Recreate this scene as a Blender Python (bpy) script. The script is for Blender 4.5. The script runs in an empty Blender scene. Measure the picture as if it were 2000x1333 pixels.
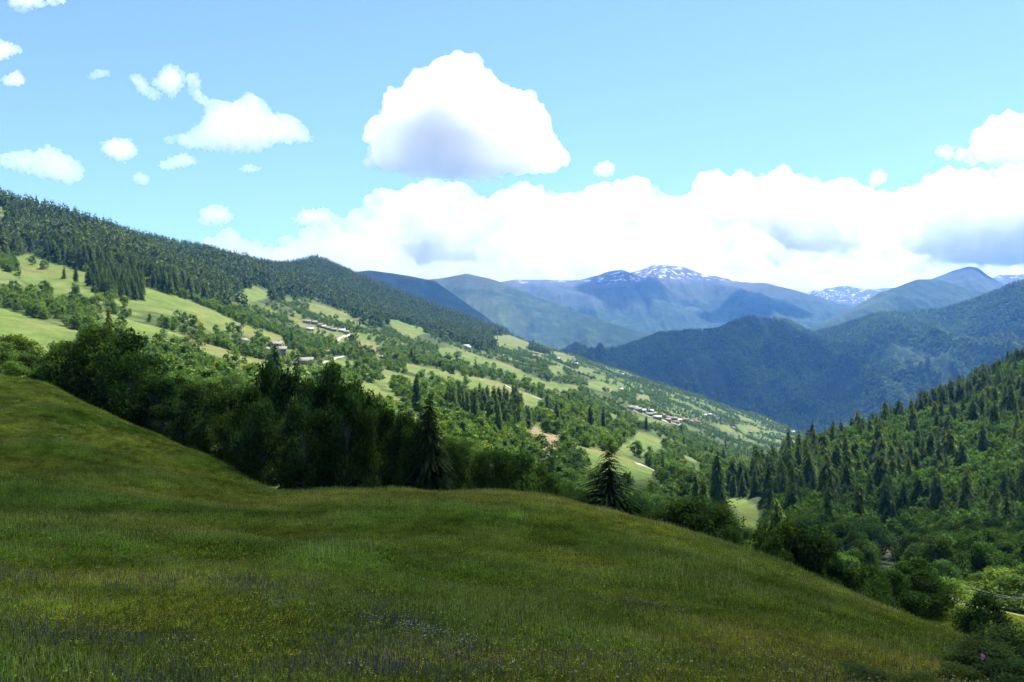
import bpy, math, random
import numpy as np
from mathutils import Vector, Matrix

R = math.radians
rng = np.random.default_rng(11)
random.seed(5)
SC = bpy.context.scene
COL = SC.collection

# ------------------------------------------------------------------ camera
F = 1732.0                                   # focal length in pixels of the 2000 px wide photograph
TH = math.atan(23.5 / F)                     # the camera looks up a little
CT, ST = math.cos(TH), math.sin(TH)
cam = bpy.data.cameras.new('camera'); camo = bpy.data.objects.new('camera', cam); COL.objects.link(camo)
cam.sensor_width = 36.0; cam.lens = 36.0 * F / 2000.0
cam.clip_start = 0.1; cam.clip_end = 150000.0
camo.location = (0, 0, 0); camo.rotation_euler = (math.pi / 2 + TH, 0, 0)
SC.camera = camo

# ------------------------------------------------------------------ sky and sun
SUN_AZ, SUN_EL = R(42), R(64)
w = bpy.data.worlds.new('World'); SC.world = w; w.use_nodes = True
nt = w.node_tree; nt.nodes.clear()
sky = nt.nodes.new('ShaderNodeTexSky'); sky.sky_type = 'NISHITA'; sky.sun_disc = False
sky.sun_elevation = SUN_EL; sky.sun_rotation = SUN_AZ
sky.altitude = 1500; sky.air_density = 1.0; sky.dust_density = 0.5; sky.ozone_density = 2.0
bg = nt.nodes.new('ShaderNodeBackground'); bg.inputs[1].default_value = 0.070
out = nt.nodes.new('ShaderNodeOutputWorld')
wb = nt.nodes.new('ShaderNodeMix'); wb.data_type = 'RGBA'; wb.blend_type = 'MULTIPLY'; wb.inputs[0].default_value = 1.0
wb.inputs[7].default_value = (0.93, 1.03, 0.93, 1)      # the photograph's white balance
nt.links.new(sky.outputs[0], wb.inputs[6]); nt.links.new(wb.outputs[2], bg.inputs[0]); nt.links.new(bg.outputs[0], out.inputs[0])

sl = bpy.data.lights.new('sun', 'SUN'); sl.energy = 4.9; sl.angle = R(0.53); sl.color = (1.0, 0.95, 0.87)
so = bpy.data.objects.new('sun', sl); COL.objects.link(so)
SUN = Vector((math.sin(SUN_AZ) * math.cos(SUN_EL), math.cos(SUN_AZ) * math.cos(SUN_EL), math.sin(SUN_EL)))
so.rotation_euler = SUN.to_track_quat('Z', 'Y').to_euler()

SC.view_settings.view_transform = 'Standard'; SC.view_settings.look = 'None'
SC.view_settings.exposure = 1.7; SC.view_settings.gamma = 1.0
SC.view_settings.use_curve_mapping = False
SC.cycles.max_bounces = 24; SC.cycles.diffuse_bounces = 3; SC.cycles.glossy_bounces = 1
SC.cycles.transmission_bounces = 3; SC.cycles.volume_bounces = 10; SC.cycles.transparent_max_bounces = 16
SC.cycles.use_denoising = True
SC.cycles.use_adaptive_sampling = True; SC.cycles.adaptive_threshold = 0.05
SC.cycles.caustics_reflective = False; SC.cycles.caustics_refractive = False

# ------------------------------------------------------------------ helpers
def ray(px, py):
    """direction through a photograph pixel, scaled so that y = 1 (vectorised)"""
    dx = (np.asarray(px, float) - 1000.0) / F; dy = (666.5 - np.asarray(py, float)) / F
    k = CT - dy * ST
    return dx / k, (ST + dy * CT) / k
def P(px, py, Y):
    u, v = ray(px, py); return np.stack([u * Y, np.broadcast_to(np.asarray(Y, float), np.shape(u * Y)), v * Y], -1)
def proj(p):
    p = np.asarray(p, float)
    f = p[..., 1] * CT + p[..., 2] * ST; up = -p[..., 1] * ST + p[..., 2] * CT
    return 1000 + F * p[..., 0] / f, 666.5 - F * up / f

def mesh_from(name, V, Fc, mats=(), smooth=False):
    """V (n,3); Fc an array (m,k) of faces, or list of such arrays"""
    me = bpy.data.meshes.new(name)
    V = np.ascontiguousarray(V, np.float32)
    if isinstance(Fc, np.ndarray): Fc = [Fc]
    Fc = [np.asarray(f, np.int32) for f in Fc if len(f)]
    me.vertices.add(len(V)); me.vertices.foreach_set('co', V.ravel())
    idx = np.concatenate([f.ravel() for f in Fc]) if Fc else np.zeros(0, np.int32)
    tot = np.concatenate([np.full(len(f), f.shape[1], np.int32) for f in Fc]) if Fc else np.zeros(0, np.int32)
    me.loops.add(len(idx)); me.loops.foreach_set('vertex_index', idx)
    me.polygons.add(len(tot))
    me.polygons.foreach_set('loop_start', np.concatenate([[0], np.cumsum(tot)[:-1]]).astype(np.int32) if len(tot) else tot)
    me.polygons.foreach_set('loop_total', tot)
    if smooth: me.polygons.foreach_set('use_smooth', np.ones(len(tot), bool))
    for m in mats: me.materials.append(m)
    me.update(calc_edges=True); me.validate()
    return me
def ob(name, me, parent=None, loc=None, link=True):
    o = bpy.data.objects.new(name, me)
    if link: COL.objects.link(o)
    if parent is not None: o.parent = parent
    if loc is not None: o.location = loc
    return o
def tag(o, label=None, cat=None, group=None, kind=None):
    if label: o['label'] = label
    if cat: o['category'] = cat
    if group: o['group'] = group
    if kind: o['kind'] = kind
    return o
def grid_faces(nr, nc):
    i = np.arange(nr - 1)[:, None] * nc + np.arange(nc - 1)[None, :]
    return np.stack([i, i + 1, i + nc + 1, i + nc], -1).reshape(-1, 4)
def colattr(me, name, C):
    a = me.attributes.new(name, 'FLOAT_COLOR', 'POINT')
    C = np.asarray(C, np.float32)
    if C.shape[1] == 3: C = np.concatenate([C, np.ones((len(C), 1), np.float32)], 1)
    a.data.foreach_set('color', C.ravel())
def inpoly(px, py, poly):
    px = np.asarray(px, float); py = np.asarray(py, float); r = np.zeros(px.shape, bool)
    n = len(poly); j = n - 1
    for i in range(n):
        xi, yi = poly[i]; xj, yj = poly[j]
        if yi != yj:
            c = ((yi > py) != (yj > py)) & (px < (xj - xi) * (py - yi) / (yj - yi) + xi)
            r ^= c
        j = i
    return r
def polydist(px, py, poly):
    px = np.asarray(px, float); py = np.asarray(py, float); d = np.full(px.shape, 1e9)
    for i in range(len(poly)):
        ax, ay = poly[i - 1]; bx, by = poly[i]; ex, ey = bx - ax, by - ay
        t = np.clip(((px - ax) * ex + (py - ay) * ey) / (ex * ex + ey * ey + 1e-9), 0, 1)
        d = np.minimum(d, np.hypot(px - ax - t * ex, py - ay - t * ey))
    return d

# value noise (world space)
_T = np.random.default_rng(3).random((256, 256)).astype(np.float64)
def vnoise(x, y):
    xi = np.floor(x).astype(int); yi = np.floor(y).astype(int); fx = x - xi; fy = y - yi
    fx = fx * fx * fx * (fx * (fx * 6 - 15) + 10); fy = fy * fy * fy * (fy * (fy * 6 - 15) + 10)
    a = _T[xi & 255, yi & 255]; b = _T[(xi + 1) & 255, yi & 255]; c = _T[xi & 255, (yi + 1) & 255]; d = _T[(xi + 1) & 255, (yi + 1) & 255]
    return (a * (1 - fx) + b * fx) * (1 - fy) + (c * (1 - fx) + d * fx) * fy - 0.5
def fbm(x, y, s, octv=4, gain=0.5):
    r = 0; a = 1.0; f = 1.0 / s
    for k in range(octv):
        r = r + a * vnoise(x * f + 17.3 * k, y * f + 9.1 * k); a *= gain; f *= 2.03
    return r
def ridged(x, y, s, octv=4):
    r = 0; a = 1.0; f = 1.0 / s
    for k in range(octv):
        r = r + a * (1 - 2 * np.abs(2 * vnoise(x * f + 31.7 * k, y * f + 5.9 * k))); a *= 0.5; f *= 2.1
    return r / 1.9

# node material helper
class NM:
    def __init__(s, name):
        s.m = bpy.data.materials.new(name); s.m.use_nodes = True
        s.t = s.m.node_tree; s.t.nodes.clear(); s.out = s.t.nodes.new('ShaderNodeOutputMaterial')
    def n(s, t, **kw):
        nd = s.t.nodes.new('ShaderNode' + t)
        for k, v in kw.items():
            if k.startswith('_'): nd.inputs[k[1:]].default_value = v
            else: setattr(nd, k, v)
        return nd
    def l(s, a, b): s.t.links.new(a, b)
    def noise(s, vec, scale, detail=4, rough=0.6):
        nd = s.n('TexNoise'); nd.inputs['Scale'].default_value = scale; nd.inputs['Detail'].default_value = detail
        nd.inputs['Roughness'].default_value = rough
        if vec is not None: s.l(vec, nd.inputs['Vector'])
        return nd.outputs['Fac']
    def ramp(s, fac, stops, interp='LINEAR'):
        nd = s.n('ValToRGB'); cr = nd.color_ramp; cr.interpolation = interp
        while len(cr.elements) < len(stops): cr.elements.new(0.5)
        for e, (p, c) in zip(cr.elements, stops):
            e.position = p; e.color = tuple(c) + (1,) if len(c) == 3 else c
        s.l(fac, nd.inputs[0]); return nd.outputs[0]
    def mix(s, fac, a, b, mode='MIX'):
        nd = s.n('Mix', data_type='RGBA', blend_type=mode)
        for v, i in ((fac, 0), (a, 6), (b, 7)):
            if isinstance(v, (int, float)): nd.inputs[i].default_value = v
            elif isinstance(v, tuple): nd.inputs[i].default_value = v + (1,) if len(v) == 3 else v
            else: s.l(v, nd.inputs[i])
        return nd.outputs[2]
    def math(s, op, a, b=0.0, c=None):
        nd = s.n('Math', operation=op)
        for v, i in ((a, 0), (b, 1), (c, 2)):
            if v is None: continue
            if isinstance(v, (int, float)): nd.inputs[i].default_value = v
            else: s.l(v, nd.inputs[i])
        return nd.outputs[0]
    def attr(s, name, out='Color'):
        nd = s.n('Attribute', attribute_name=name); return nd.outputs[out]
    def surf(s, sock): s.l(sock, s.out.inputs['Surface']); return s.m
    def diffuse(s, col, rough=0.9, bump=None, bs=0.3, bd=1.0):
        nd = s.n('BsdfPrincipled'); nd.inputs['Roughness'].default_value = rough
        nd.inputs['Specular IOR Level'].default_value = 0.15
        if isinstance(col, tuple): nd.inputs['Base Color'].default_value = col + (1,)
        else: s.l(col, nd.inputs['Base Color'])
        if bump is not None:
            b = s.n('Bump'); b.inputs['Strength'].default_value = bs; b.inputs['Distance'].default_value = bd
            s.l(bump, b.inputs['Height']); s.l(b.outputs[0], nd.inputs['Normal'])
        return s.surf(nd.outputs[0])

# ------------------------------------------------------------------ clouds
def cloud_mat(name, dens, aniso=0.78):
    m = NM(name); v = m.n('VolumeScatter'); v.inputs['Color'].default_value = (1, 1, 1, 1)
    v.inputs['Density'].default_value = dens; v.inputs['Anisotropy'].default_value = aniso
    m.l(v.outputs[0], m.out.inputs['Volume']); return m.m
def ico(sub):
    import bmesh
    bm = bmesh.new(); bmesh.ops.create_icosphere(bm, subdivisions=sub, radius=1)
    V = np.array([v.co[:] for v in bm.verts]); Fc = np.array([[v.index for v in f.verts] for f in bm.faces]); bm.free(); return V, Fc
ICV, ICF = ico(2)
def cloud(label, poly, Y, dens, voxel_px, rmax_px, disp_px, seed, depth=1.0, n=500, group=None, minr=0.35, flat=None):
    """a closed cloud body: the spheres that fit its outline, merged, then billowed by noise"""
    g = np.random.default_rng(seed); poly = np.array(poly, float)
    lo = poly.min(0); hi = poly.max(0); s = Y / F
    px = g.uniform(lo[0], hi[0], n * 12); py = g.uniform(lo[1], hi[1], n * 12)
    ok = inpoly(px, py, poly); px, py = px[ok], py[ok]; d = polydist(px, py, poly)
    ok = d > voxel_px * 0.7; px, py, d = px[ok], py[ok], d[ok]
    order = np.argsort(-d * g.uniform(0.03, 1.0, len(d)))[:n // 2]; order = np.unique(np.concatenate([order, g.permutation(len(d))[:n // 2]]))
    px, py, d = px[order], py[order], d[order]
    r = np.minimum(d * g.uniform(0.9, 1.15, len(d)) + 0.25 * disp_px, rmax_px * g.uniform(0.6, 1.0, len(d)))
    off = g.uniform(-1, 1, len(d)) * np.maximum(d * 0.9 - r * 0.6, 0) * depth
    C = P(px, py, np.full(len(px), float(Y))); C[:, 1] += off * s
    rw = r * s
    V = (ICV[None] * rw[:, None, None] * np.array([1, depth, 1]) + C[:, None]).reshape(-1, 3)
    base = C.mean(0); V = V - base
    Fc = (ICF[None] + (np.arange(len(C)) * len(ICV))[:, None, None]).reshape(-1, 3)
    me = mesh_from('cloud', V, Fc, [cloud_mat('cloud_vapour', dens)], smooth=True)
    o = ob('cloud', me, loc=base); tag(o, label, 'cloud', group)
    rm = o.modifiers.new('merge', 'REMESH'); rm.mode = 'VOXEL'; rm.voxel_size = voxel_px * s; rm.use_smooth_shade = True
    for k, (sz, st) in enumerate(((rmax_px * 0.55, disp_px), (rmax_px * 0.24, disp_px * 0.6), (voxel_px * 5, disp_px * 0.25))):
        t = bpy.data.textures.new('billow', 'CLOUDS'); t.noise_scale = sz * s; t.noise_depth = 2; t.noise_type = 'SOFT_NOISE'
        dm = o.modifiers.new('billow', 'DISPLACE'); dm.texture = t; dm.strength = st * 2 * s; dm.mid_level = 0.5; dm.texture_coords = 'GLOBAL'
    rm = o.modifiers.new('merge', 'REMESH'); rm.mode = 'VOXEL'; rm.voxel_size = voxel_px * 0.9 * s; rm.use_smooth_shade = True
    return o

K1 = [(700,325),(720,300),(712,255),(745,210),(740,185),(765,178),(788,180),(805,145),(850,125),(900,107),(935,118),(962,140),(962,155),(1000,178),(1045,180),(1050,200),(1072,215),(1070,240),(1085,270),(1110,310),(1105,328),(1060,332),(1000,340),(925,352),(870,345),(800,343),(745,328)]
K2 = [(300,272),(345,265),(380,252),(400,225),(398,205),(375,195),(362,170),(362,148),(385,137),(394,152),(388,175),(408,192),(430,200),(470,195),(490,178),(522,205),(528,220),(562,225),(590,240),(602,262),(630,270),(600,280),(545,278),(505,297),(470,300),(400,293),(350,285)]
K3 = [(-10,305),(40,295),(75,297),(90,280),(120,298),(150,315),(165,335),(155,352),(130,357),(80,345),(30,332),(-10,325)]
K12 = [(1816,292),(1835,283),(1860,285),(1895,290),(1900,255),(1935,230),(1970,216),(2010,222),(2260,230),(2260,325),(1990,322),(1940,320),(1880,317),(1840,304)]
cloud('big round white cumulus cloud with blue grey middle, high in the centre of the sky', K1, 9000, 0.0102, 2.4, 48, 11, 1, 1.0, 900)
cloud('broad white cloud with a jagged top and two horns, upper left sky', K2, 9000, 0.010, 1.8, 24, 7, 2, 0.5, 1000)
cloud('low white heart shaped cloud at the left edge of the picture above the forest', K3, 9500, 0.011, 1.8, 22, 7, 3, 0.5, 500)
cloud('puffy white cloud cut by the right edge of the picture above the cloud bank', K12, 9500, 0.010, 2.2, 34, 9, 4, 0.45, 900)
small = [
 ('ragged wisp of cloud above left of the horned white cloud', [(250,146),(275,146),(292,170),(322,186),(300,196),(272,180)], 0.008),
 ('torn little cloud with upright fringes beside the horned white cloud', [(296,162),(322,128),(345,128),(362,145),(356,172),(336,194),(316,180)], 0.009),
 ('small white cloud with a bluish hollow, right of the heart shaped cloud', [(190,282),(225,270),(256,274),(270,298),(242,318),(212,310)], 0.014),
 ('thin slanting cloud streak under the broad horned cloud', [(308,324),(330,311),(360,301),(388,315),(365,324),(320,332)], 0.012),
 ('ragged cloud cut by the top edge near the upper left corner', [(5,-50),(135,-50),(124,8),(75,16),(45,26),(16,19)], 0.014),
 ('small bright cloud cut by the left edge below the corner cloud', [(-50,85),(0,77),(50,95),(30,106),(0,121),(-50,125)], 0.014),
 ('tiny leaf shaped white cloud near the left edge', [(0,158),(35,136),(50,158),(36,168),(15,166)], 0.014),
 ('small white cloud just above the forested ridge on the left', [(387,432),(393,409),(415,400),(441,406),(458,425),(440,439),(400,440)], 0.014),
 ('flat topped small cloud left of the long cloud bank', [(566,432),(590,410),(640,408),(660,425),(640,442),(590,440)], 0.014),
 ('tiny white cloud right of the big round cumulus', [(1157,336),(1172,318),(1192,316),(1203,328),(1190,346),(1170,342)], 0.013),
 ('tiny double puff of cloud above the right part of the bank', [(1697,360),(1703,338),(1716,330),(1734,345),(1724,358),(1708,367)], 0.013),
 ('faint cloud wisp left of the horned cloud', [(168,152),(190,138),(216,138),(212,146),(185,153)], 0.008),
 ('thin flat wisp below the broad horned cloud', [(466,329),(488,323),(514,331),(490,338)], 0.010),
 ('faint puff below the small hollow cloud', [(258,346),(272,336),(294,350),(284,361),(266,358)], 0.009),
]
for i, (lb, pl, dn) in enumerate(small):
    cloud(lb, pl, 9200, dn * 1.1, 1.1, 9, 6.0, 20 + i, 0.8, 260)
BANK = [(250,600),(300,530),(360,488),(400,463),(450,445),(480,468),(540,470),(580,453),(650,430),(700,403),(735,366),(780,371),(812,356),(850,348),(900,356),(940,383),(965,383),(985,360),(1020,354),(1060,368),(1110,375),(1160,363),(1200,353),(1260,348),(1302,378),(1340,373),(1355,353),(1385,326),(1440,326),(1475,343),(1500,338),(1530,314),(1544,333),(1580,343),(1612,358),(1640,346),(1700,366),(1760,373),(1830,328),(1900,333),(1990,320),(2240,298),(2320,640),(1500,630),(900,630)]
cloud('long white cloud bank lying over the whole mountain skyline', BANK, 31000, 0.0042, 3.2, 44, 9, 60, 0.40, 2600)
ROW2 = [(330,540),(420,500),(520,480),(600,470),(680,460),(740,445),(780,475),(812,508),(900,510),(940,470),(990,435),(1060,430),(1120,440),(1180,425),(1205,440),(1255,440),(1280,420),(1380,430),(1480,440),(1510,465),(1560,490),(1660,488),(1700,450),(1740,440),(1780,490),(1850,512),(2000,516),(2100,490),(2300,480),(2300,650),(300,650)]
ROW3 = [(560,560),(620,525),(700,510),(780,524),(860,508),(940,516),(1020,498),(1100,510),(1180,496),(1260,505),(1340,490),(1420,505),(1520,512),(1620,500),(1720,508),(1800,522),(1880,516),(1980,525),(2100,510),(2300,515),(2300,660),(560,660)]
cloud('nearer lower row of white clouds in front of the long cloud bank', ROW2, 26000, 0.0046, 3.0, 30, 8, 61, 0.45, 2200)
cloud('lowest row of white clouds resting just above the mountain crests', ROW3, 21500, 0.0056, 3.0, 22, 7, 62, 0.5, 1800)
# clouds above the frame whose shadows lie on the ground
def high_cloud(label, tgt, alt, rx, ry, rz, dens, seed):
    """a cloud standing between the sun and the ground point tgt"""
    g = np.random.default_rng(seed); k = (alt - tgt[2]) / SUN.z
    c = np.array(tgt) + np.array(SUN) * k
    n = 70; a = g.uniform(0, 2 * np.pi, n); rr = np.sqrt(g.random(n)); r = g.uniform(0.16, 0.3, n)
    C = np.stack([np.cos(a) * rr * (1 - r) * rx, np.sin(a) * rr * (1 - r) * ry, rz * (0.2 + 0.5 * (1 - rr) * g.random(n))], -1)
    V = (ICV[None] * r[:, None, None] * np.array([rx, ry, max(rz, 0.5 * min(rx, ry))]) + C[:, None]).reshape(-1, 3)
    Fc = (ICF[None] + (np.arange(n) * len(ICV))[:, None, None]).reshape(-1, 3)
    me = mesh_from('cloud', V, Fc, [cloud_mat('cloud_vapour', dens)], smooth=True)
    o = ob('cloud', me, loc=c); tag(o, label, 'cloud')
    rm = o.modifiers.new('merge', 'REMESH'); rm.mode = 'VOXEL'; rm.voxel_size = min(rx, ry) / 22; rm.use_smooth_shade = True
    for sz, st in ((0.35, 0.16), (0.12, 0.07)) if alt < 3000 else ((0.5, 0.10),):
        t = bpy.data.textures.new('billow', 'CLOUDS'); t.noise_scale = sz * min(rx, ry); t.noise_depth = 2
        dm = o.modifiers.new('billow', 'DISPLACE'); dm.texture = t; dm.strength = st * min(rx, ry); dm.texture_coords = 'GLOBAL'
    rm = o.modifiers.new('merge', 'REMESH'); rm.mode = 'VOXEL'; rm.voxel_size = min(rx, ry) / 24; rm.use_smooth_shade = True
    return o
high_cloud('white cloud overhead, above the frame, shading the flower meadow and the dark trees', (-12, 62, -10), 1900, 138, 108, 60, 0.033, 5)
high_cloud('small cloud overhead, above the frame, shading the foot of the wooded right hill', tuple(P(1690, 1030, 340)), 1900, 150, 120, 45, 0.022, 15)
high_cloud('high cloud above the frame, shading the left half of the blue mountain', tuple(P(1400, 720, 4300)), 3600, 950, 650, 260, 0.008, 6)
high_cloud('high cloud above the frame, shading the mountain behind the forested ridge', tuple(P(790, 600, 5200)), 4300, 760, 700, 300, 0.009, 7)
high_cloud('high cloud above the frame, shading the flank of the snowy massif', tuple(P(1215, 590, 9300)), 7600, 560, 650, 300, 0.009, 8)
high_cloud('high cloud above the frame, shading the right flank of the snowy massif', tuple(P(1470, 600, 9000)), 7600, 650, 500, 300, 0.009, 9)

# bake the merged, billowed cloud bodies once
dg = bpy.context.evaluated_depsgraph_get()
for o in [o for o in COL.objects if o.name.startswith('cloud')]:
    me = bpy.data.meshes.new_from_object(o.evaluated_get(dg)); old = o.data
    o.modifiers.clear(); o.data = me; me.name = 'cloud'; bpy.data.meshes.remove(old)
    # drop crumbs that the billowing tore off
    nv = len(me.vertices); E = np.empty(len(me.edges) * 2, np.int32); me.edges.foreach_get('vertices', E); E = E.reshape(-1, 2); lab = np.arange(nv)
    while True:
        mn = np.minimum(lab[E[:, 0]], lab[E[:, 1]]); new = lab.copy(); np.minimum.at(new, E[:, 0], mn); np.minimum.at(new, E[:, 1], mn); new = new[new]
        if (new == lab).all(): break
        lab = new
    cnt = np.bincount(lab, minlength=nv); bad = cnt[lab] < min(160, 0.2 * cnt.max())
    if bad.any():
        Vc = np.empty(nv * 3, np.float32); me.vertices.foreach_get('co', Vc); Vc = Vc.reshape(-1, 3)
        good = [[v for v in p.vertices] for p in me.polygons if not bad[p.vertices[0]]]; rm_ = np.cumsum(~bad) - 1
        m2 = mesh_from('cloud', Vc[~bad], [rm_[np.array([q for q in good if len(q) == k])] for k in (3, 4) if any(len(q) == k for q in good)], list(me.materials), True); o.data = m2; bpy.data.meshes.remove(me)

# ------------------------------------------------------------------ terrain: control points (px, py, distance) of ground in the photograph
G = [
 # under and just in front of the camera
 (-900,1900,3),(0,1990,3),(1000,2010,3),(2000,2060,3),(2900,2150,3),
 (-900,1180,11),(-300,1270,11),(0,1333,10),(1000,1345,10),(2000,1390,12),(2700,1500,12),
 (-300,1090,18),(0,1150,18),(500,1180,18),(1000,1230,18),(1500,1270,18),(1900,1330,20),(2400,1450,20),
 (-300,950,38),(0,1000,38),(300,1030,36),(700,1060,36),(1000,1080,36),(1300,1120,36),(1600,1190,36),(1850,1275,34),(2200,1420,34),
 # crest of the near knoll
 (500,966,68),(650,965,70),(800,964,72),(1000,968,72),(1100,983,72),(1180,1003,70),(1250,1020,68),(1350,1052,65),(1450,1089,62),(1550,1128,58),(1650,1172,54),(1750,1207,50),(1850,1242,46),(1920,1266,44),
 # behind the crest
 (600,985,95),(800,995,95),(1000,1015,95),(1250,1070,92),(1450,1160,85),(1650,1255,75),(1850,1325,62),(2100,1400,60),
 # left: dip and the further knoll
 (-300,860,58),(0,918,58),(200,935,60),(400,958,62),(-300,760,85),(0,830,80),(150,850,82),(300,895,80),
 (-300,665,130),(0,742,118),(60,745,118),(100,757,115),(200,805,108),(300,850,102),(380,885,97),(450,922,92),
 (100,795,145),(200,850,140),(300,895,135),(450,968,120),
 # valley behind the near belt of trees
 (-300,650,220),(0,722,190),(200,770,230),(300,740,350),(450,800,250),(600,850,220),(600,775,360),(750,850,300),(900,960,200),(900,895,300),
 (1200,1050,200),(1200,985,300),(1450,1085,250),(1450,1012,340),(1650,1180,180),(1650,1110,260),
 (1800,1190,125),(1900,1228,110),(2000,1207,150),(2000,1295,90),(2000,1175,200),(2300,1200,200),(1850,1185,140),
 # the big hillside on the left
 (-400,600,350),(0,690,350),(0,610,500),(0,500,900),(0,440,1080),(-400,470,700),(-400,330,1100),
 (300,690,450),(300,600,680),(300,540,950),(300,490,1400),(150,560,720),
 (450,700,520),(500,640,820),(500,570,1400),
 (600,720,600),(600,640,1150),(620,560,2000),(750,700,850),(750,640,1500),(750,600,2200),
 (900,800,500),(900,740,800),(900,680,1500),(900,640,2400),
 (1060,880,400),(1060,780,800),(1060,720,1500),(1060,690,2300),
 (1200,960,350),(1200,900,450),(1200,850,650),(1200,780,1300),(1200,735,2300),
 (1300,935,430),(1300,870,800),(1300,800,1700),
 (1400,962,420),(1400,900,850),(1400,850,1500),(1400,805,2300),(1500,860,2100),
 # its skyline
 (-400,250,1350),(-150,340,1250),(0,393,1270),(100,425,1350),(200,452,1480),(300,477,1680),(400,500,1950),(500,523,2250),(560,527,2500),(620,515,2780),(680,540,2800),(760,571,2850),(850,606,2900),(960,646,2950),(1030,672,2900),(1130,701,2900),(1250,738,2850),(1400,788,2750),(1500,822,2700),(1560,845,2650),
 # behind the skyline
 (-400,330,1900),(0,470,1900),(200,520,2100),(400,560,2700),(620,590,3700),(850,660,3800),(1130,745,3700),(1400,820,3500),(1560,870,3400),
 # the wooded hill on the right
 (2400,560,800),(2200,650,800),(2000,722,800),(1850,792,760),(1700,852,700),(1600,888,650),(1540,912,600),(1450,948,560),(1390,985,500),
 (2000,850,540),(2000,1000,370),(2000,1120,250),(1800,900,540),(1800,1000,410),(1800,1100,290),(1700,1100,280),(1650,1000,410),(1550,1000,410),(1445,1003,430),(1470,985,450),(2300,900,450),
 (2000,790,1050),(1700,905,950),(1540,950,850),(2000,840,1600),(1700,880,1600),(1540,895,1600),(2400,640,1200),
 (1700,850,3000),(2000,830,3000),(2400,700,3000),(1700,810,5500),(1000,800,5500),(2300,800,5500),(300,800,5500),(-400,700,5500),
]
G = np.array(G, float)
GU, GW = ray(G[:, 0], G[:, 1]); GA = np.stack([GU * 4.0, np.log(G[:, 2])], -1)
def _tps(a, b):
    d2 = ((a[:, None] - b[None]) ** 2).sum(-1); return 0.5 * d2 * np.log(d2 + 1e-12)
n_ = len(GA); K = _tps(GA, GA) + np.eye(n_) * 2e-3; Q = np.concatenate([np.ones((n_, 1)), GA], 1)
SOL = np.linalg.solve(np.block([[K, Q], [Q.T, np.zeros((3, 3))]]), np.concatenate([GW, np.zeros(3)]))
def ground_base(X, Y):
    X = np.asarray(X, float).ravel(); Y = np.maximum(np.asarray(Y, float).ravel(), 2.0); o = np.empty(len(X))
    for i in range(0, len(X), 20000):
        a = np.stack([X[i:i + 20000] / Y[i:i + 20000] * 4, np.log(Y[i:i + 20000])], -1)
        o[i:i + 20000] = _tps(a, GA) @ SOL[:n_] + SOL[n_] + a @ SOL[n_ + 1:]
    return o * Y
def ground(X, Y):
    X = np.asarray(X, float); sh = X.shape; X = X.ravel(); Y = np.asarray(Y, float).ravel()
    z = ground_base(X, Y)
    far = np.clip((Y - 150) / 300, 0, 1)
    z = z + far * (fbm(X, Y, 160, 4) * np.clip(Y * 0.012, 0, 16))
    z = z + (1 - far) * (fbm(X, Y, 9, 3) * 0.22)
    return z.reshape(sh)

UU = np.concatenate([np.linspace(-1.15, -0.66, 40)[:-1], np.linspace(-0.66, 0.66, 420), np.linspace(0.66, 1.15, 40)[1:]])
LY = np.concatenate([np.linspace(math.log(2.5), math.log(130), 330)[:-1], np.linspace(math.log(130), math.log(5500), 460)])
gu, gl = np.meshgrid(UU, LY); GY = np.exp(gl); GX = gu * GY
GZ = ground(GX, GY)
# pixel -> ground lookup (first hit along each ray)
def hit(px, py, ymin=2.6):
    u, v = ray(px, py); u = float(u); v = float(v)
    ys = np.exp(np.linspace(math.log(ymin), math.log(5400), 900)); d = v * ys - ground(u * ys, ys)
    k = np.where((d[:-1] > 0) & (d[1:] <= 0))[0]
    if not len(k): return None
    k = k[0]; t = d[k] / (d[k] - d[k + 1]); y = ys[k] + t * (ys[k + 1] - ys[k]); return np.array([u * y, y, float(ground(np.array([u * y]), np.array([y]))[0])])

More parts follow.
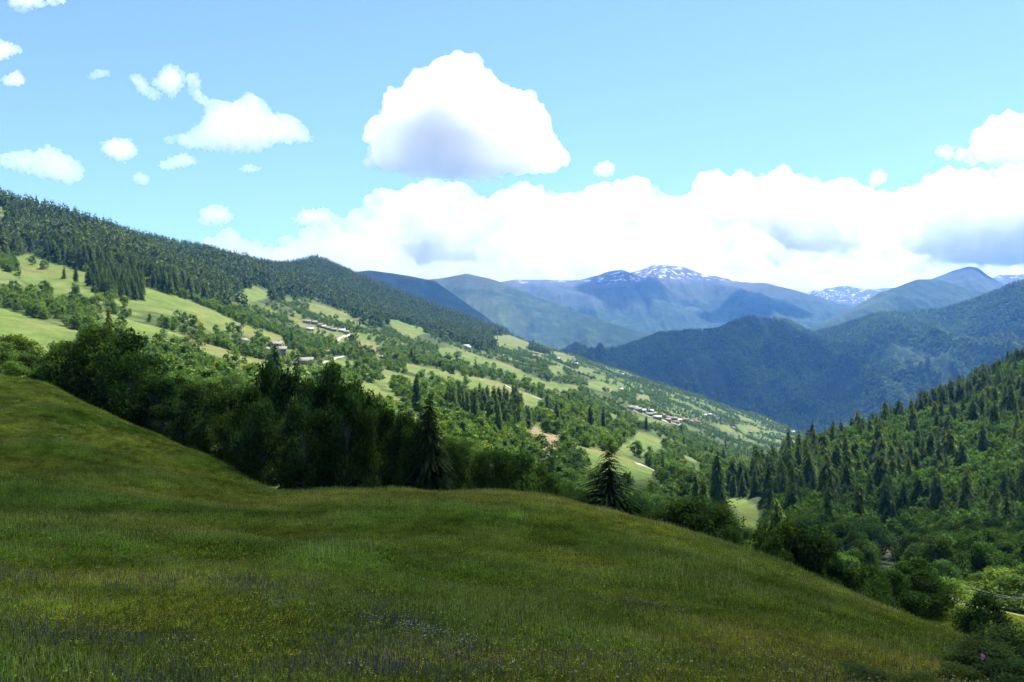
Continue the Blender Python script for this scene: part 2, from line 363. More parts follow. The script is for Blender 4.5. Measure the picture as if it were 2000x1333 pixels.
# ------------------------------------------------------------------ what grows where (outlines on the photograph, looked up on the real ground)
MEADOWS = {
 'A': [(30,500),(52,497),(74,505),(110,518),(126,518),(158,531),(195,531),(160,560),(184,573),(210,585),(283,589),(280,560),(315,571),(368,587),(420,608),(460,629),(505,642),(550,657),(560,675),(518,668),(466,650),(426,646),(400,643),(373,632),(323,614),(263,604),(210,594),(184,588),(145,570),(105,578),(66,559),(39,546),(34,518)],
 'B': [(171,609),(205,609),(263,628),(315,641),(360,657),(400,671),(452,686),(487,699),(542,712),(623,728),(610,744),(557,736),(505,725),(466,714),(426,696),(405,690),(341,664),(276,659),(223,643),(197,628)],
 'C': [(-150,575),(0,602),(79,626),(163,649),(110,690),(87,720),(60,760),(-150,760)],
 'D': [(-60,520),(0,528),(20,532),(45,552),(85,577),(60,575),(0,552),(-60,540)],
 'F': [(558,616),(589,624),(623,641),(660,652),(690,660),(668,670),(650,667),(610,647),(571,632)],
 'G': [(602,592),(623,595),(663,608),(718,632),(702,638),(650,620),(605,607)],
 'H': [(755,624),(781,627),(833,652),(807,659),(768,641)],
 'I': [(691,663),(715,663),(755,681),(741,691),(702,680)],
 'J': [(628,704),(684,703),(704,713),(663,719),(628,716)],
 'K': [(712,730),(750,722),(794,733),(852,750),(840,758),(796,748),(740,749)],
 'L': [(790,709),(846,721),(902,734),(968,744),(989,752),(1065,781),(1062,795),(997,785),(955,773),(929,762),(876,746),(840,739),(794,725)],
 'N': [(850,680),(889,680),(937,696),(994,712),(1034,733),(1065,745),(1131,754),(1126,770),(1073,770),(1034,749),(976,733),(929,715),(882,704),(863,694)],
 'O': [(958,657),(997,655),(1034,670),(1029,683),(997,678),(966,675)],
 'P': [(1080,688),(1100,690),(1125,703),(1099,708)],
 'P2': [(1030,684),(1073,694),(1070,699),(1035,692)],
 'Q': [(1147,745),(1173,745),(1212,760),(1178,766),(1150,757)],
 'R': [(1066,714),(1099,716),(1102,727),(1084,733)],
 'S': [(1239,842),(1270,850),(1304,868),(1270,887),(1228,891),(1200,882),(1231,863)],
 'T': [(1110,868),(1165,879),(1218,892),(1260,908),(1288,928),(1250,938),(1231,936),(1178,924),(1139,914),(1118,891)],
 'U': [(1019,847),(1044,834),(1065,845),(1076,850),(1102,850),(1102,865),(1084,880),(1060,895),(1055,876),(1074,860),(1029,860)],
 'V': [(698,742),(735,753),(754,772),(790,780),(818,797),(800,808),(742,804),(715,782)],
 'W1': [(1166,799),(1190,806),(1215,815),(1200,818),(1170,806)],
 'W2': [(1239,772),(1262,772),(1270,780),(1245,781)],
 'W3': [(1396,827),(1426,834),(1432,843),(1405,838)],
 'W4': [(1434,829),(1478,834),(1485,842),(1452,846)],
 'W5': [(1330,886),(1362,900),(1358,906),(1335,894)],
 'W6': [(1240,812),(1300,822),(1330,829),(1290,829),(1245,820)],
 'W7': [(1130,716),(1160,724),(1150,732),(1128,724)],
 'X': [(1416,976),(1450,972),(1482,992),(1480,1032),(1452,1030),(1436,1007)],
 'Y': [(-40,400),(2,402),(12,412),(8,424),(-40,420)],
 'Z': [(470,568),(500,560),(528,570),(520,585),(485,592),(450,590)],
 'RB': [(1690,1040),(1750,1035),(1790,1060),(1770,1085),(1700,1080)],
}
OCHRE = {'B': 0.4, 'D': 0.4, 'I': 0.8, 'G': 0.35, 'U': 1.0, 'O': 0.4, 'F': 0.5, 'A': 0.18, 'W2': 0.6, 'N': 0.25, 'L': 0.15, 'V': 0.25, 'T': 0.15, 'X': -0.6, 'J': -0.3}
FOREST = [(-500,240),(-150,330),(0,380),(200,440),(400,490),(560,515),(620,500),(700,540),(960,640),(1010,664),(950,676),(890,668),(840,652),(790,630),(740,634),(715,630),(660,605),(600,590),(560,577),(520,582),(470,590),(440,598),(400,588),(330,572),(280,558),(225,545),(195,530),(160,529),(110,516),(52,495),(30,500),(0,506),(-500,470)]
CLUMPS = [[(157,534),(197,533),(250,540),(276,555),(286,586),(263,589),(223,586),(184,572),(158,558)],
          [(866,790),(900,790),(960,780),(1000,788),(1035,808),(1040,845),(1015,852),(980,842),(930,825),(880,812)],
          [(1030,672),(1073,688),(1075,696),(1030,684)]]
RHILL = [(1385,1010),(1400,975),(1450,945),(1540,908),(1600,884),(1700,848),(1850,788),(2000,718),(2400,540),(2400,1180),(1990,1168),(1900,1160),(1700,1160),(1600,1125),(1480,1060),(1440,1040)]

# ------------------------------------------------------------------ ground mesh and its colours
gpx, gpy = proj(np.stack([GX, GY, GZ], -1))
near = GY < 150
gcol = np.zeros(GX.shape + (3,)); c_ = lambda *a: np.array(a)
n1 = fbm(GX, GY, 60, 4); n2 = fbm(GX + 900, GY, 14, 3); n3 = fbm(GX - 500, GY + 300, 220, 3)
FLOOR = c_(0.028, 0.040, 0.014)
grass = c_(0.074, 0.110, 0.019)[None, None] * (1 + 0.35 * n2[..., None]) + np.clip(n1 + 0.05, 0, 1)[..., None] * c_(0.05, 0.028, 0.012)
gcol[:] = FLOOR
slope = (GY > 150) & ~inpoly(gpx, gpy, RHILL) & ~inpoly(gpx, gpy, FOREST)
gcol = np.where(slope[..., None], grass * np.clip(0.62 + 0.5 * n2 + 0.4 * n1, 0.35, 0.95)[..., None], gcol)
rough = np.clip(0.75 + 1.6 * n3 + 0.8 * n1, 0, 1)[..., None]
open_ = (GY > 900) & (gpx > 600)
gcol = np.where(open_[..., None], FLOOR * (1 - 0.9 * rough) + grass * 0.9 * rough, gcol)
for k, pl in MEADOWS.items():
    m = inpoly(gpx, gpy, pl) & (GY > 150)
    oc = OCHRE.get(k, 0.1); t = np.clip(oc + 0.8 * n1 + 0.4 * n2, 0, 1)[..., None]
    och = c_(0.118, 0.106, 0.040) if k not in ('U', 'RB') else c_(0.150, 0.115, 0.068)
    if k == 'RB': och = c_(0.11, 0.075, 0.055); t = t * 0 + 1
    if k == 'U': t = np.clip(t + 0.5, 0, 1)
    gcol = np.where(m[..., None], grass * (1 - t) + och * t, gcol)
nm = c_(0.055, 0.080, 0.010) * (1 + 0.5 * n2[..., None])
gcol = np.where(near[..., None], nm, gcol)
mid = (GY > 95) & (GY < 175) & (gpx > 1730)
gcol = np.where(mid[..., None], c_(0.085, 0.115, 0.03) * (1 + 0.4 * n2[..., None]), gcol)
gcol = np.clip(gcol, 0.008, 0.5)
m = NM('ground_cover'); geo = m.n('NewGeometry')
fine = m.noise(geo.outputs['Position'], 0.9, 6, 0.7); fine2 = m.noise(geo.outputs['Position'], 0.12, 5, 0.65)
col = m.mix(1.0, m.attr('col'), m.ramp(fine, [(0.25, (0.55, 0.55, 0.55)), (0.75, (1.4, 1.4, 1.35))]), 'MULTIPLY')
col = m.mix(1.0, col, m.ramp(fine2, [(0.3, (0.75, 0.8, 0.75)), (0.7, (1.25, 1.2, 1.15))]), 'MULTIPLY')
GMAT = m.diffuse(col, 0.95, fine, 0.6, 0.5)
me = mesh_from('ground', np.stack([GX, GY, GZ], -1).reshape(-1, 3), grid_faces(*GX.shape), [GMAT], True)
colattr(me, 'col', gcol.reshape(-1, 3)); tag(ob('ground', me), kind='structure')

# ------------------------------------------------------------------ mountains
def mountain_mat(name, treeline, snowline, snow=0.5, pale=0.5):
    m = NM(name); geo = m.n('NewGeometry'); pos = geo.outputs['Position']
    sep = m.n('SeparateXYZ'); m.l(pos, sep.inputs[0]); z = sep.outputs[2]
    a = m.noise(pos, 0.012, 8, 0.75); b = m.noise(pos, 0.0016, 6, 0.6); c = m.noise(pos, 0.045, 3, 0.6)
    forest = m.ramp(a, [(0.32, (0.010, 0.022, 0.009)), (0.52, (0.022, 0.042, 0.015)), (0.72, (0.055, 0.080, 0.030))])
    forest = m.mix(m.ramp(b, [(0.55, (0, 0, 0)), (0.68, (pale,) * 3)]), forest, (0.085, 0.105, 0.04))
    turf = m.ramp(a, [(0.3, (0.030, 0.046, 0.020)), (0.55, (0.050, 0.060, 0.032)), (0.75, (0.075, 0.076, 0.055))])
    def band(h, soft):
        k = m.math('ADD', z, m.math('MULTIPLY', m.math('SUBTRACT', b, 0.5), soft * 2.2)); k = m.math('ADD', k, m.math('MULTIPLY', m.math('SUBTRACT', a, 0.5), soft))
        k = m.math('DIVIDE', m.math('SUBTRACT', k, h), soft * 0.25); nd = m.n('Clamp'); m.l(k, nd.inputs[0]); return nd.outputs[0]
    col = m.mix(band(treeline, 130), forest, turf)
    if snowline is not None:
        rock = m.ramp(c, [(0.3, (0.05, 0.05, 0.047)), (0.7, (0.10, 0.097, 0.094))])
        col = m.mix(band(snowline - 60, 120), col, rock)
        s = m.math('MULTIPLY', band(snowline, 160), m.ramp(m.noise(pos, 0.013, 7, 0.72), [(snow, (0, 0, 0)), (snow + 0.02, (1, 1, 1))]))
        col = m.mix(s, col, (0.52, 0.54, 0.57))
    return m.diffuse(col, 1.0, a, 0.7, 25.0)
def lerp_line(L, px):
    L = np.array(L, float); return np.interp(px, L[:, 0], L[:, 1]), np.interp(px, L[:, 0], L[:, 2])
MTN = {}
def mountain(name, crest, foot, mat, amp, scale, nc=260, nr=90, power=1.0, crest_rough=0.12, seed=0):
    px = np.linspace(crest[0][0], crest[-1][0], nc)
    cy, cY = lerp_line(crest, px); fy, fY = lerp_line(foot, px)
    # soften the traced ridge
    t = np.linspace(0, 1.45, nr)[:, None]
    u, wc = ray(px, cy); _, wf = ray(px, fy); zc = wc * cY; zf = wf * fY
    Y = fY + (cY - fY) * t; X = u * Y
    tt = np.clip(t, 0, 1)
    z = zf + (zc - zf) * tt ** power
    back = np.clip(t - 1, 0, None); z = z - back * (zc - zf) * 1.6 - back ** 2 * 300
    mask = np.clip(np.minimum(t * 2.5, (1 - t) * 3.0), 0, 1) + crest_rough * np.clip(1 - np.abs(1 - t) * 6, 0, 1)
    mask = np.where(t > 1, np.clip(back * 3, 0, 1) + crest_rough * np.clip(1 - back * 6, 0, 1), mask)
    g = ridged(X + 991 * seed, Y * 0.45 + 313 * seed, scale, 5)
    z = z + amp * (g - 0.35) * mask
    V = np.stack([X, Y, z], -1); MTN[name] = V
    me = mesh_from(name, V.reshape(-1, 3), grid_faces(nr, nc), [mat], True)
    return tag(ob(name, me), kind='structure')
FARM = mountain_mat('forested_mountain', 420, None, pale=0.35)
mountain('forested_mountain',
 [(1080,712,4300),(1140,690,4450),(1220,676,4550),(1290,650,4700),(1345,644,4750),(1400,643,4800),(1430,628,4850),(1465,619,4900),(1490,618,4950),(1540,626,5050),(1585,648,5300),(1620,642,5200),(1700,616,5050),(1760,609,4950),(1840,603,4850),(1900,584,4700),(1950,564,4550),(2000,541,4400),(2200,455,4000),(2500,360,3600)],
 [(1080,740,3900),(1140,745,3800),(1300,850,3500),(1500,905,3350),(1700,905,3300),(2000,860,3000),(2500,800,2700)], mountain_mat('forest_slope', 900, None, pale=0.5), 260, 560, 420, 150, 0.95, 0.02, 1)
mountain('shaded_mountain', [(560,560,5200),(640,540,5300),(692,529,5400),(720,525,5500),(760,531,5550),(800,537,5600),(850,547,5600),(900,583,5500),(960,625,5350),(1010,662,5200),(1080,700,5000),(1140,725,4900)],
 [(560,760,4300),(850,760,4300),(1140,760,4300)], FARM, 70, 500, 200, 70, 1.1, 0.03, 2)
mountain('rounded_mountain', [(760,560,7100),(830,546,7100),(870,541,7100),(910,533,7000),(955,543,6900),(1000,558,6800),(1060,583,6600),(1120,606,6400),(1200,632,6200),(1290,658,6000),(1400,690,5800)],
 [(760,770,4900),(1100,770,5000),(1400,760,5100)], mountain_mat('rounded_slope', 470, None, pale=0.45), 130, 620, 260, 90, 1.0, 0.03, 3)
mountain('snow_streaked_ridge', [(900,575,9800),(980,549,9800),(1010,544,9700),(1080,546,9600),(1130,546,9700),(1152,541,9800),(1190,530,9900),(1215,527,9900),(1240,534,9900),(1300,560,9900),(1400,600,9900)],
 [(900,700,7300),(1400,700,7300)], mountain_mat('ridge_turf', 420, 745, 0.555, 0.5), 120, 500, 220, 80, 1.0, 0.10, 4)
mountain('snowy_massif', [(1080,590,10000),(1130,565,10100),(1200,540,10200),(1250,528,10200),(1274,519,10200),(1300,518,10250),(1335,521,10300),(1375,536,10300),(1405,541,10200),(1450,551,10100),(1490,551,10000),(1550,566,9800),(1590,577,9700),(1640,594,9500),(1720,630,9200)],
 [(1080,700,7400),(1290,690,7300),(1500,680,7400),(1720,670,7600)], mountain_mat('massif_rock', 560, 800, 0.553, 0.5), 190, 700, 320, 120, 1.15, 0.06, 5)
mountain('distant_snowy_range', [(1520,590,13500),(1585,569,13500),(1620,560,13500),(1645,557,13600),(1690,565,13600),(1740,562,13600),(1800,556,13600),(1900,560,13500)],
 [(1520,660,10800),(1900,660,10800)], mountain_mat('range_rock', 500, 740, 0.555, 0.5), 190, 600, 200, 70, 1.0, 0.10, 6)
mountain('wooded_ridge', [(1560,655,6500),(1590,636,6600),(1664,601,6800),(1716,573,6900),(1762,556,7000),(1792,545,7000),(1830,545,7000),(1880,559,6900),(1960,580,6700),(2100,600,6600)],
 [(1560,700,5600),(2100,700,5600)], mountain_mat('ridge_forest', 640, None, pale=0.4), 130, 480, 220, 80, 1.0, 0.04, 7)
mountain('pointed_peak', [(1780,570,8900),(1820,543,8900),(1850,532,9000),(1872,526,9000),(1892,519,9000),(1908,522,9000),(1930,538,8900),(1956,553,8800),(2000,575,8700),(2100,600,8600)],
 [(1780,670,7200),(2100,670,7200)], mountain_mat('peak_rock', 520, 1000, 0.6, 0.4), 130, 420, 180, 70, 1.0, 0.10, 8)
mountain('far_peak', [(1900,560,11500),(1938,542,11500),(1952,535,11500),(1992,536,11500),(2060,520,11500),(2200,530,11500)],
 [(1900,640,9500),(2200,640,9500)], mountain_mat('far_peak_rock', 480, 880, 0.56, 0.4), 140, 450, 120, 60, 1.0, 0.10, 9)

# ------------------------------------------------------------------ haze
hz = NM('haze_air'); v = hz.n('VolumePrincipled'); v.inputs['Color'].default_value = (0.13, 0.38, 1.0, 1); v.inputs['Density'].default_value = 4.4e-5
v.inputs['Anisotropy'].default_value = 0.25
hz.l(v.outputs[0], hz.out.inputs['Volume'])
x0, x1, y0, y1, z0, z1 = -12000, 12000, -800, 16500, -1300, 1180
HV = np.array([(x, y, z) for z in (z0, z1) for y in (y0, y1) for x in (x0, x1)], float)
HF = np.array([(0, 2, 3, 1), (4, 5, 7, 6), (0, 1, 5, 4), (2, 6, 7, 3), (0, 4, 6, 2), (1, 3, 7, 5)])
tag(ob('haze', mesh_from('haze', HV, HF, [hz.m])), kind='stuff')

# ------------------------------------------------------------------ plant builders
class MB:
    """collects quads with a material index and a leaf colour"""
    def __init__(s): s.V = []; s.F = []; s.M = []; s.C = []; s.n = 0
    def add(s, V, Fc, mi, C):
        V = np.asarray(V, float).reshape(-1, 3); s.V.append(V); s.F.append(np.asarray(Fc).reshape(-1, 4) + s.n); s.M.append(np.full(len(s.F[-1]), mi)); s.n += len(V)
        s.C.append(np.broadcast_to(np.asarray(C, float), (len(V), 3)))
    def quads(s, Q, mi, C):
        """Q (n,4,3), C (n,3)"""
        Q = np.asarray(Q); n = len(Q); s.add(Q.reshape(-1, 3), np.arange(4 * n).reshape(-1, 4), mi, np.repeat(np.broadcast_to(C, (n, 3)), 4, 0))
    def tube(s, pts, rad, mi, C, k=6):
        pts = np.asarray(pts, float); rad = np.asarray(rad, float); n = len(pts)
        a = np.linspace(0, 2 * np.pi, k, endpoint=False); V = []
        for i in range(n):
            d = pts[min(i + 1, n - 1)] - pts[max(i - 1, 0)]; d = d / (np.linalg.norm(d) + 1e-9)
            x = np.cross(d, (0.31, 0.95, 0.05)); x /= np.linalg.norm(x) + 1e-9; y = np.cross(d, x)
            V.append(pts[i] + rad[i] * (np.cos(a)[:, None] * x + np.sin(a)[:, None] * y))
        i = np.arange(n - 1)[:, None] * k; j = np.arange(k)[None]; j2 = (j + 1) % k
        s.add(np.concatenate(V), np.stack([i + j, i + j2, i + k + j2, i + k + j], -1), mi, C)
    def mesh(s, name, mats, smooth=False):
        me = mesh_from(name, np.concatenate(s.V), np.concatenate(s.F), mats, smooth)
        if len(mats) > 1: me.polygons.foreach_set('material_index', np.concatenate(s.M).astype(np.int32))
        colattr(me, 'leaf', np.concatenate(s.C)); return me
def unit(v): return v / (np.linalg.norm(v, axis=-1, keepdims=True) + 1e-9)
def leaf_quads(C, size, g, up=0.8, aspect=0.62, droop=None):
    n = len(C); N = unit(g.normal(size=(n, 3)) + np.array([0, 0, up])); A = unit(np.cross(N, g.normal(size=(n, 3)))); B = np.cross(N, A)
    s = (size * g.uniform(0.65, 1.35, n))[:, None]
    return np.stack([C - A * s, C - B * s * aspect + N * s * 0.12, C + A * s, C + B * s * aspect + N * s * 0.12], 1)

def foliage_mat(name, trans=0.35, hue=True):
    m = NM(name); info = m.n('ObjectInfo')
    col = m.attr('leaf')
    if hue:
        v = m.ramp(info.outputs['Random'], [(0.0, (0.62, 0.72, 0.80)), (0.35, (1.0, 1.0, 1.0)), (0.7, (0.82, 0.95, 0.78)), (1.0, (1.42, 1.22, 0.84))])
        col = m.mix(1.0, col, v, 'MULTIPLY')
    d = m.n('BsdfDiffuse'); t = m.n('BsdfTranslucent'); mx = m.n('MixShader'); mx.inputs[0].default_value = trans
    m.l(col, d.inputs[0]); m.l(m.mix(1.0, col, (1.0, 1.12, 0.6), 'MULTIPLY'), t.inputs[0]); m.l(d.outputs[0], mx.inputs[1]); m.l(t.outputs[0], mx.inputs[2])
    return m.surf(mx.outputs[0])
LEAF = foliage_mat('broadleaf_foliage', 0.46); NEEDLE = foliage_mat('conifer_foliage', 0.25)
m = NM('bark'); tc = m.n('TexCoord'); BARK = m.diffuse(m.ramp(m.noise(tc.outputs['Object'], 3.0, 6, 0.7), [(0.3, (0.045, 0.036, 0.028)), (0.7, (0.13, 0.11, 0.09))]), 0.95)
BARKC = (0.08, 0.07, 0.055)

def broadleaf(H, W, nleaf, leaf, seed, nclump=22, bottom=0.12, base=(0.065, 0.105, 0.026), var=0.35, lobes=None, limbs=True, k=6, stems=1, up=0.8, cr_=(0.13, 0.24)):
    """crown MB, trunk MB for a broad-leaved tree standing at the origin"""
    g = np.random.default_rng(seed); cr = MB(); tr = MB()
    # clump centres inside an egg-shaped envelope, irregular by direction
    C = []; rad = []
    ph = g.uniform(0, 6.28, 4); am = g.uniform(0.05, 0.2, 4)
    for i in range(nclump):
        z = bottom + (1 - bottom) * g.beta(1.3, 1.15); a = g.uniform(0, 6.28)
        env = np.sin(np.pi * np.clip((z - bottom + 0.06) / (1.12 - bottom), 0, 1) ** 0.75) ** 0.7
        env *= 1 + sum(am[q] * math.sin((q + 1) * a + ph[q]) for q in range(4))
        r = math.sqrt(g.uniform(0.15, 1)) * 0.72
        C.append((math.cos(a) * r * env * W / 2, math.sin(a) * r * env * W / 2, z * H * 0.93)); rad.append(g.uniform(*cr_) * W * (0.6 + 0.4 * env))
    C = np.array(C); rad = np.array(rad)
    p = rad ** 2; p /= p.sum(); w_ = g.choice(nclump, nleaf, p=p)
    d = unit(g.normal(size=(nleaf, 3))); r = g.beta(3.2, 1.1, nleaf)
    L = C[w_] + d * (r * rad[w_] * g.uniform(0.85, 1.25, nleaf))[:, None] * np.array([1, 1, 0.78])
    L[:, 2] = np.maximum(L[:, 2], 0.06 * H + 0.2 * leaf)
    tone = (1 + var * g.normal(size=nclump) * 0.45)[w_] * (1 + var * g.normal(size=nleaf) * 0.5)
    col = np.clip(np.array(base)[None] * np.clip(tone, 0.45, 1.9)[:, None] * (1 + 0.12 * g.normal(size=(nleaf, 3))), 0.006, 0.4)
    cr.quads(leaf_quads(L, leaf, g, up), 0, col)
    for st in range(stems):
        ax = g.uniform(-0.03, 0.03, 2) * H if stems == 1 else g.uniform(-0.09, 0.09, 2) * W * 2
        zz = np.linspace(0, 0.8, 6); bend = np.cumsum(g.normal(size=(6, 2)) * 0.012 * H, 0); bend[0] = 0
        pts = np.stack([ax[0] * zz + bend[:, 0], ax[1] * zz + bend[:, 1], zz * H - 0.02 * H], -1)
        if stems > 1: pts[:, :2] += ax * 0.6
        r0 = (0.016 + 0.004 * g.random()) * H / (1 if stems == 1 else 1.5); tr.tube(pts, r0 * (1 - zz * 1.1).clip(0.08), 0, BARKC, k)
        if limbs:
            for i in range(st, nclump, stems):
                zb = np.clip(C[i, 2] * 0.55, 0.12 * H, 0.7 * H); b = np.array([np.interp(zb, pts[:, 2], pts[:, q]) for q in range(3)])
                mid_ = b * 0.5 + C[i] * 0.5 + np.array([0, 0, -0.03 * H]); tr.tube([b, mid_, C[i]], [r0 * 0.42, r0 * 0.27, r0 * 0.1], 0, BARKC, 4)
    return cr, tr
def conifer(H, W, levels, per, twigs, seed, base=(0.030, 0.055, 0.022), droop=0.25, power=0.85, bottom=0.06, card=1.0, k=6, gap=0.0):
    g = np.random.default_rng(seed); cr = MB(); tr = MB(); Q = []; Cc = []
    for li in range(levels):
        f = (li + 0.5) / levels; z = (bottom + (1 - bottom) * f) * H
        R0 = W / 2 * (1 - f) ** power * g.uniform(0.8, 1.12)
        if g.random() < gap: continue
        for b in range(max(3, int(per * (1 - 0.45 * f)))):
            a = g.uniform(0, 6.28); rr = max(R0 * g.uniform(0.6, 1.15), 0.012 * H); zz = z + g.normal() * 0.35 * H / levels
            dr = np.array([math.cos(a), math.sin(a), 0]); sd = np.array([-dr[1], dr[0], 0])
            tone = np.clip(1 + 0.28 * g.normal(), 0.5, 1.7)
            for t in range(twigs):
                s0 = (t + g.random() * 0.6) / twigs; s1 = min(s0 + 1.5 / twigs, 1.12)
                def pt(s): return np.array([0, 0, zz]) + dr * rr * s + np.array([0, 0, -droop * rr * s * s + 0.10 * rr * s])
                p0, p1 = pt(s0), pt(s1); wd = rr * card * 0.34 * (1.15 - s0) * g.uniform(0.6, 1.3); sk = g.normal() * 0.25
                dz = np.array([0, 0, -wd * g.uniform(0.15, 0.9)])
                ps = p1 + sd * wd * sk; mid_ = (p0 + ps) / 2
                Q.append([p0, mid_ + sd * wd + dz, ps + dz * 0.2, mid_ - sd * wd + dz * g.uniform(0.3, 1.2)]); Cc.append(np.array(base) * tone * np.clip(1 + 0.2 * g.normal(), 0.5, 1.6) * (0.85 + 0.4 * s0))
    cr.quads(np.array(Q), 0, np.clip(np.array(Cc), 0.004, 0.3))
    tr.tube([(0, 0, -0.02 * H), (0, 0, 0.5 * H), (0, 0, 0.99 * H)], [0.014 * H, 0.008 * H, 0.001 * H], 0, BARKC, k)
    return cr, tr
def joined(name, cr, tr, lmat):
    b = MB(); b.V = cr.V + tr.V; b.F = [f for f in cr.F] + [f + cr.n for f in tr.F]; b.M = [x * 0 for x in cr.M] + [x * 0 + 1 for x in tr.M]; b.C = cr.C + tr.C
    return b.mesh(name, [lmat, BARK])
class Kind:
    """meshes of one kind of tree at unit height 1: crown + trunk for single trees, one joined mesh for masses"""
    def __init__(s, name, specs, lmat):
        s.cr = []; s.tr = []; s.jo = []
        for cr, tr in specs:
            s.cr.append(cr.mesh(name + '_crown', [lmat])); s.tr.append(tr.mesh(name + '_trunk', [BARK], True)); s.jo.append(joined(name, cr, tr, lmat))
def tree(name, kind, vi, loc, h, wd, rz, label, cat='tree', group=None, lean=0.0):
    e = bpy.data.objects.new(name, None); COL.objects.link(e); e.empty_display_size = 0.5
    e.location = loc; e.rotation_euler = (lean * math.cos(rz), lean * math.sin(rz), rz); e.scale = (wd, wd, h); tag(e, label, cat, group)
    ob('trunk', kind.tr[vi], e); ob('crown', kind.cr[vi], e); return e

def lib(name, meshes):
    c = bpy.data.collections.new(name)
    for i, me in enumerate(meshes): c.objects.link(bpy.data.objects.new('%s_%02d' % (name, i), me))
    return c
def scatter(name, meshes, pts, rot, scl, idx, tint=None):
    me = bpy.data.meshes.new(name); me.vertices.add(len(pts)); me.vertices.foreach_set('co', np.ascontiguousarray(pts, np.float32).ravel())
    for nm_, arr in (('rot', rot), ('scl', scl)):
        a = me.attributes.new(nm_, 'FLOAT_VECTOR', 'POINT'); a.data.foreach_set('vector', np.ascontiguousarray(arr, np.float32).ravel())
    a = me.attributes.new('idx', 'INT', 'POINT'); a.data.foreach_set('value', np.ascontiguousarray(idx, np.int32))
    if tint is not None: colattr(me, 'tint', tint)
    o = ob(name, me); md = o.modifiers.new('scatter', 'NODES'); ng = bpy.data.node_groups.new(name, 'GeometryNodeTree'); md.node_group = ng
    ng.interface.new_socket('Geometry', in_out='INPUT', socket_type='NodeSocketGeometry'); ng.interface.new_socket('Geometry', in_out='OUTPUT', socket_type='NodeSocketGeometry')
    N = ng.nodes.new; gi = N('NodeGroupInput'); go = N('NodeGroupOutput'); ip = N('GeometryNodeInstanceOnPoints'); ci = N('GeometryNodeCollectionInfo')
    ci.inputs['Collection'].default_value = lib(name + '_kinds', meshes); ci.inputs['Separate Children'].default_value = True; ci.inputs['Reset Children'].default_value = True
    def na(n_, t):
        q = N('GeometryNodeInputNamedAttribute'); q.data_type = t; q.inputs['Name'].default_value = n_; return q.outputs['Attribute']
    L = ng.links.new
    L(gi.outputs[0], ip.inputs['Points']); L(ci.outputs[0], ip.inputs['Instance']); ip.inputs['Pick Instance'].default_value = True
    L(na('idx', 'INT'), ip.inputs['Instance Index']); L(na('scl', 'FLOAT_VECTOR'), ip.inputs['Scale'])
    er = N('FunctionNodeEulerToRotation'); L(na('rot', 'FLOAT_VECTOR'), er.inputs[0]); L(er.outputs[0], ip.inputs['Rotation'])
    L(ip.outputs[0], go.inputs[0]); return o

# kinds of trees (all built at height 1 and width 1, scaled where they stand)
BR_NEAR = Kind('broadleaf_tree', [broadleaf(1, 1, 9000, 0.018, 100 + i, 38, 0.05, (0.048, 0.082, 0.018), 0.6, cr_=(0.09, 0.19)) for i in range(4)], LEAF)
BR_LIGHT = Kind('light_broadleaf_tree', [broadleaf(1, 1, 5200, 0.020, 120 + i, 30, 0.14, (0.085, 0.135, 0.030), k=6) for i in range(3)], LEAF)
BUSH = Kind('shrub', [broadleaf(1, 1, 8000, 0.017, 140 + i, 30, 0.02, (0.050, 0.085, 0.022), stems=4) for i in range(2)], LEAF)
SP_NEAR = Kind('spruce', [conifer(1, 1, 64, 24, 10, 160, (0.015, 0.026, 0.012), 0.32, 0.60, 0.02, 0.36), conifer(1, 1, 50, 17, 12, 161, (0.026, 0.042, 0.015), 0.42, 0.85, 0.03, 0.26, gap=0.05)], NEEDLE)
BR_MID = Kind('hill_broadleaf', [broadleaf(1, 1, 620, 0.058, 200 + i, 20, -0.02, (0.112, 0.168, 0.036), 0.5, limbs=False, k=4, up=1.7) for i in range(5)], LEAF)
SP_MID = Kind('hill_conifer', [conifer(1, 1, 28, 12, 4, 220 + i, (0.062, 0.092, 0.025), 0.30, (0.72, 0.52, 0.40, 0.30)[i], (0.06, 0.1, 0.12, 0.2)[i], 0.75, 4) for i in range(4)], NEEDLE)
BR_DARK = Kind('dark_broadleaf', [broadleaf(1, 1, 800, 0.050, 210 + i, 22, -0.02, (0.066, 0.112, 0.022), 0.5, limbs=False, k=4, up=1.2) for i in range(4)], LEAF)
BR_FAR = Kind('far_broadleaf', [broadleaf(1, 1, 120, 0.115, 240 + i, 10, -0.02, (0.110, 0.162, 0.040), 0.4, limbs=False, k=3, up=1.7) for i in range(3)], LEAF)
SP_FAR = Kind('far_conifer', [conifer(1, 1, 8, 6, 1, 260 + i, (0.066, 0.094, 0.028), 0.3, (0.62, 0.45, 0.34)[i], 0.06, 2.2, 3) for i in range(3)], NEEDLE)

# ------------------------------------------------------------------ woods on the hillsides
WMAX = np.maximum.accumulate(GZ / GY, 0)            # running horizon along each line of sight
def seen(X, Y, ztop, margin=0.004):
    u = X / Y; iu = np.clip(np.searchsorted(UU, u), 0, len(UU) - 1); iy = np.clip(np.searchsorted(LY, np.log(Y)) - 3, 0, len(LY) - 1)
    return ztop / Y > WMAX[iy, iu] - margin
def cand(y0, y1, step0, rate, umax=0.62):
    """jittered points whose spacing grows with distance"""
    out = []; y = y0
    while y < y1:
        st = step0 * (1 + rate * y / 1000.0); n = int(2 * umax * y / st) + 1
        out.append(np.stack([-umax * y + (np.arange(n) + rng.random(n)) * st, y + rng.random(n) * st], -1)); y += st
    return np.concatenate(out)
TP = cand(135, 3050, 5.6, 0.16)
X, Y = TP[:, 0], TP[:, 1]; Z = ground(X, Y)
bx, by = proj(np.stack([X, Y, Z], -1))
jit = fbm(X, Y, 45, 3); forest = inpoly(bx + 30 * jit, by + 30 * jit + 6 * rng.normal(size=len(X)), FOREST) & (Y > 600)
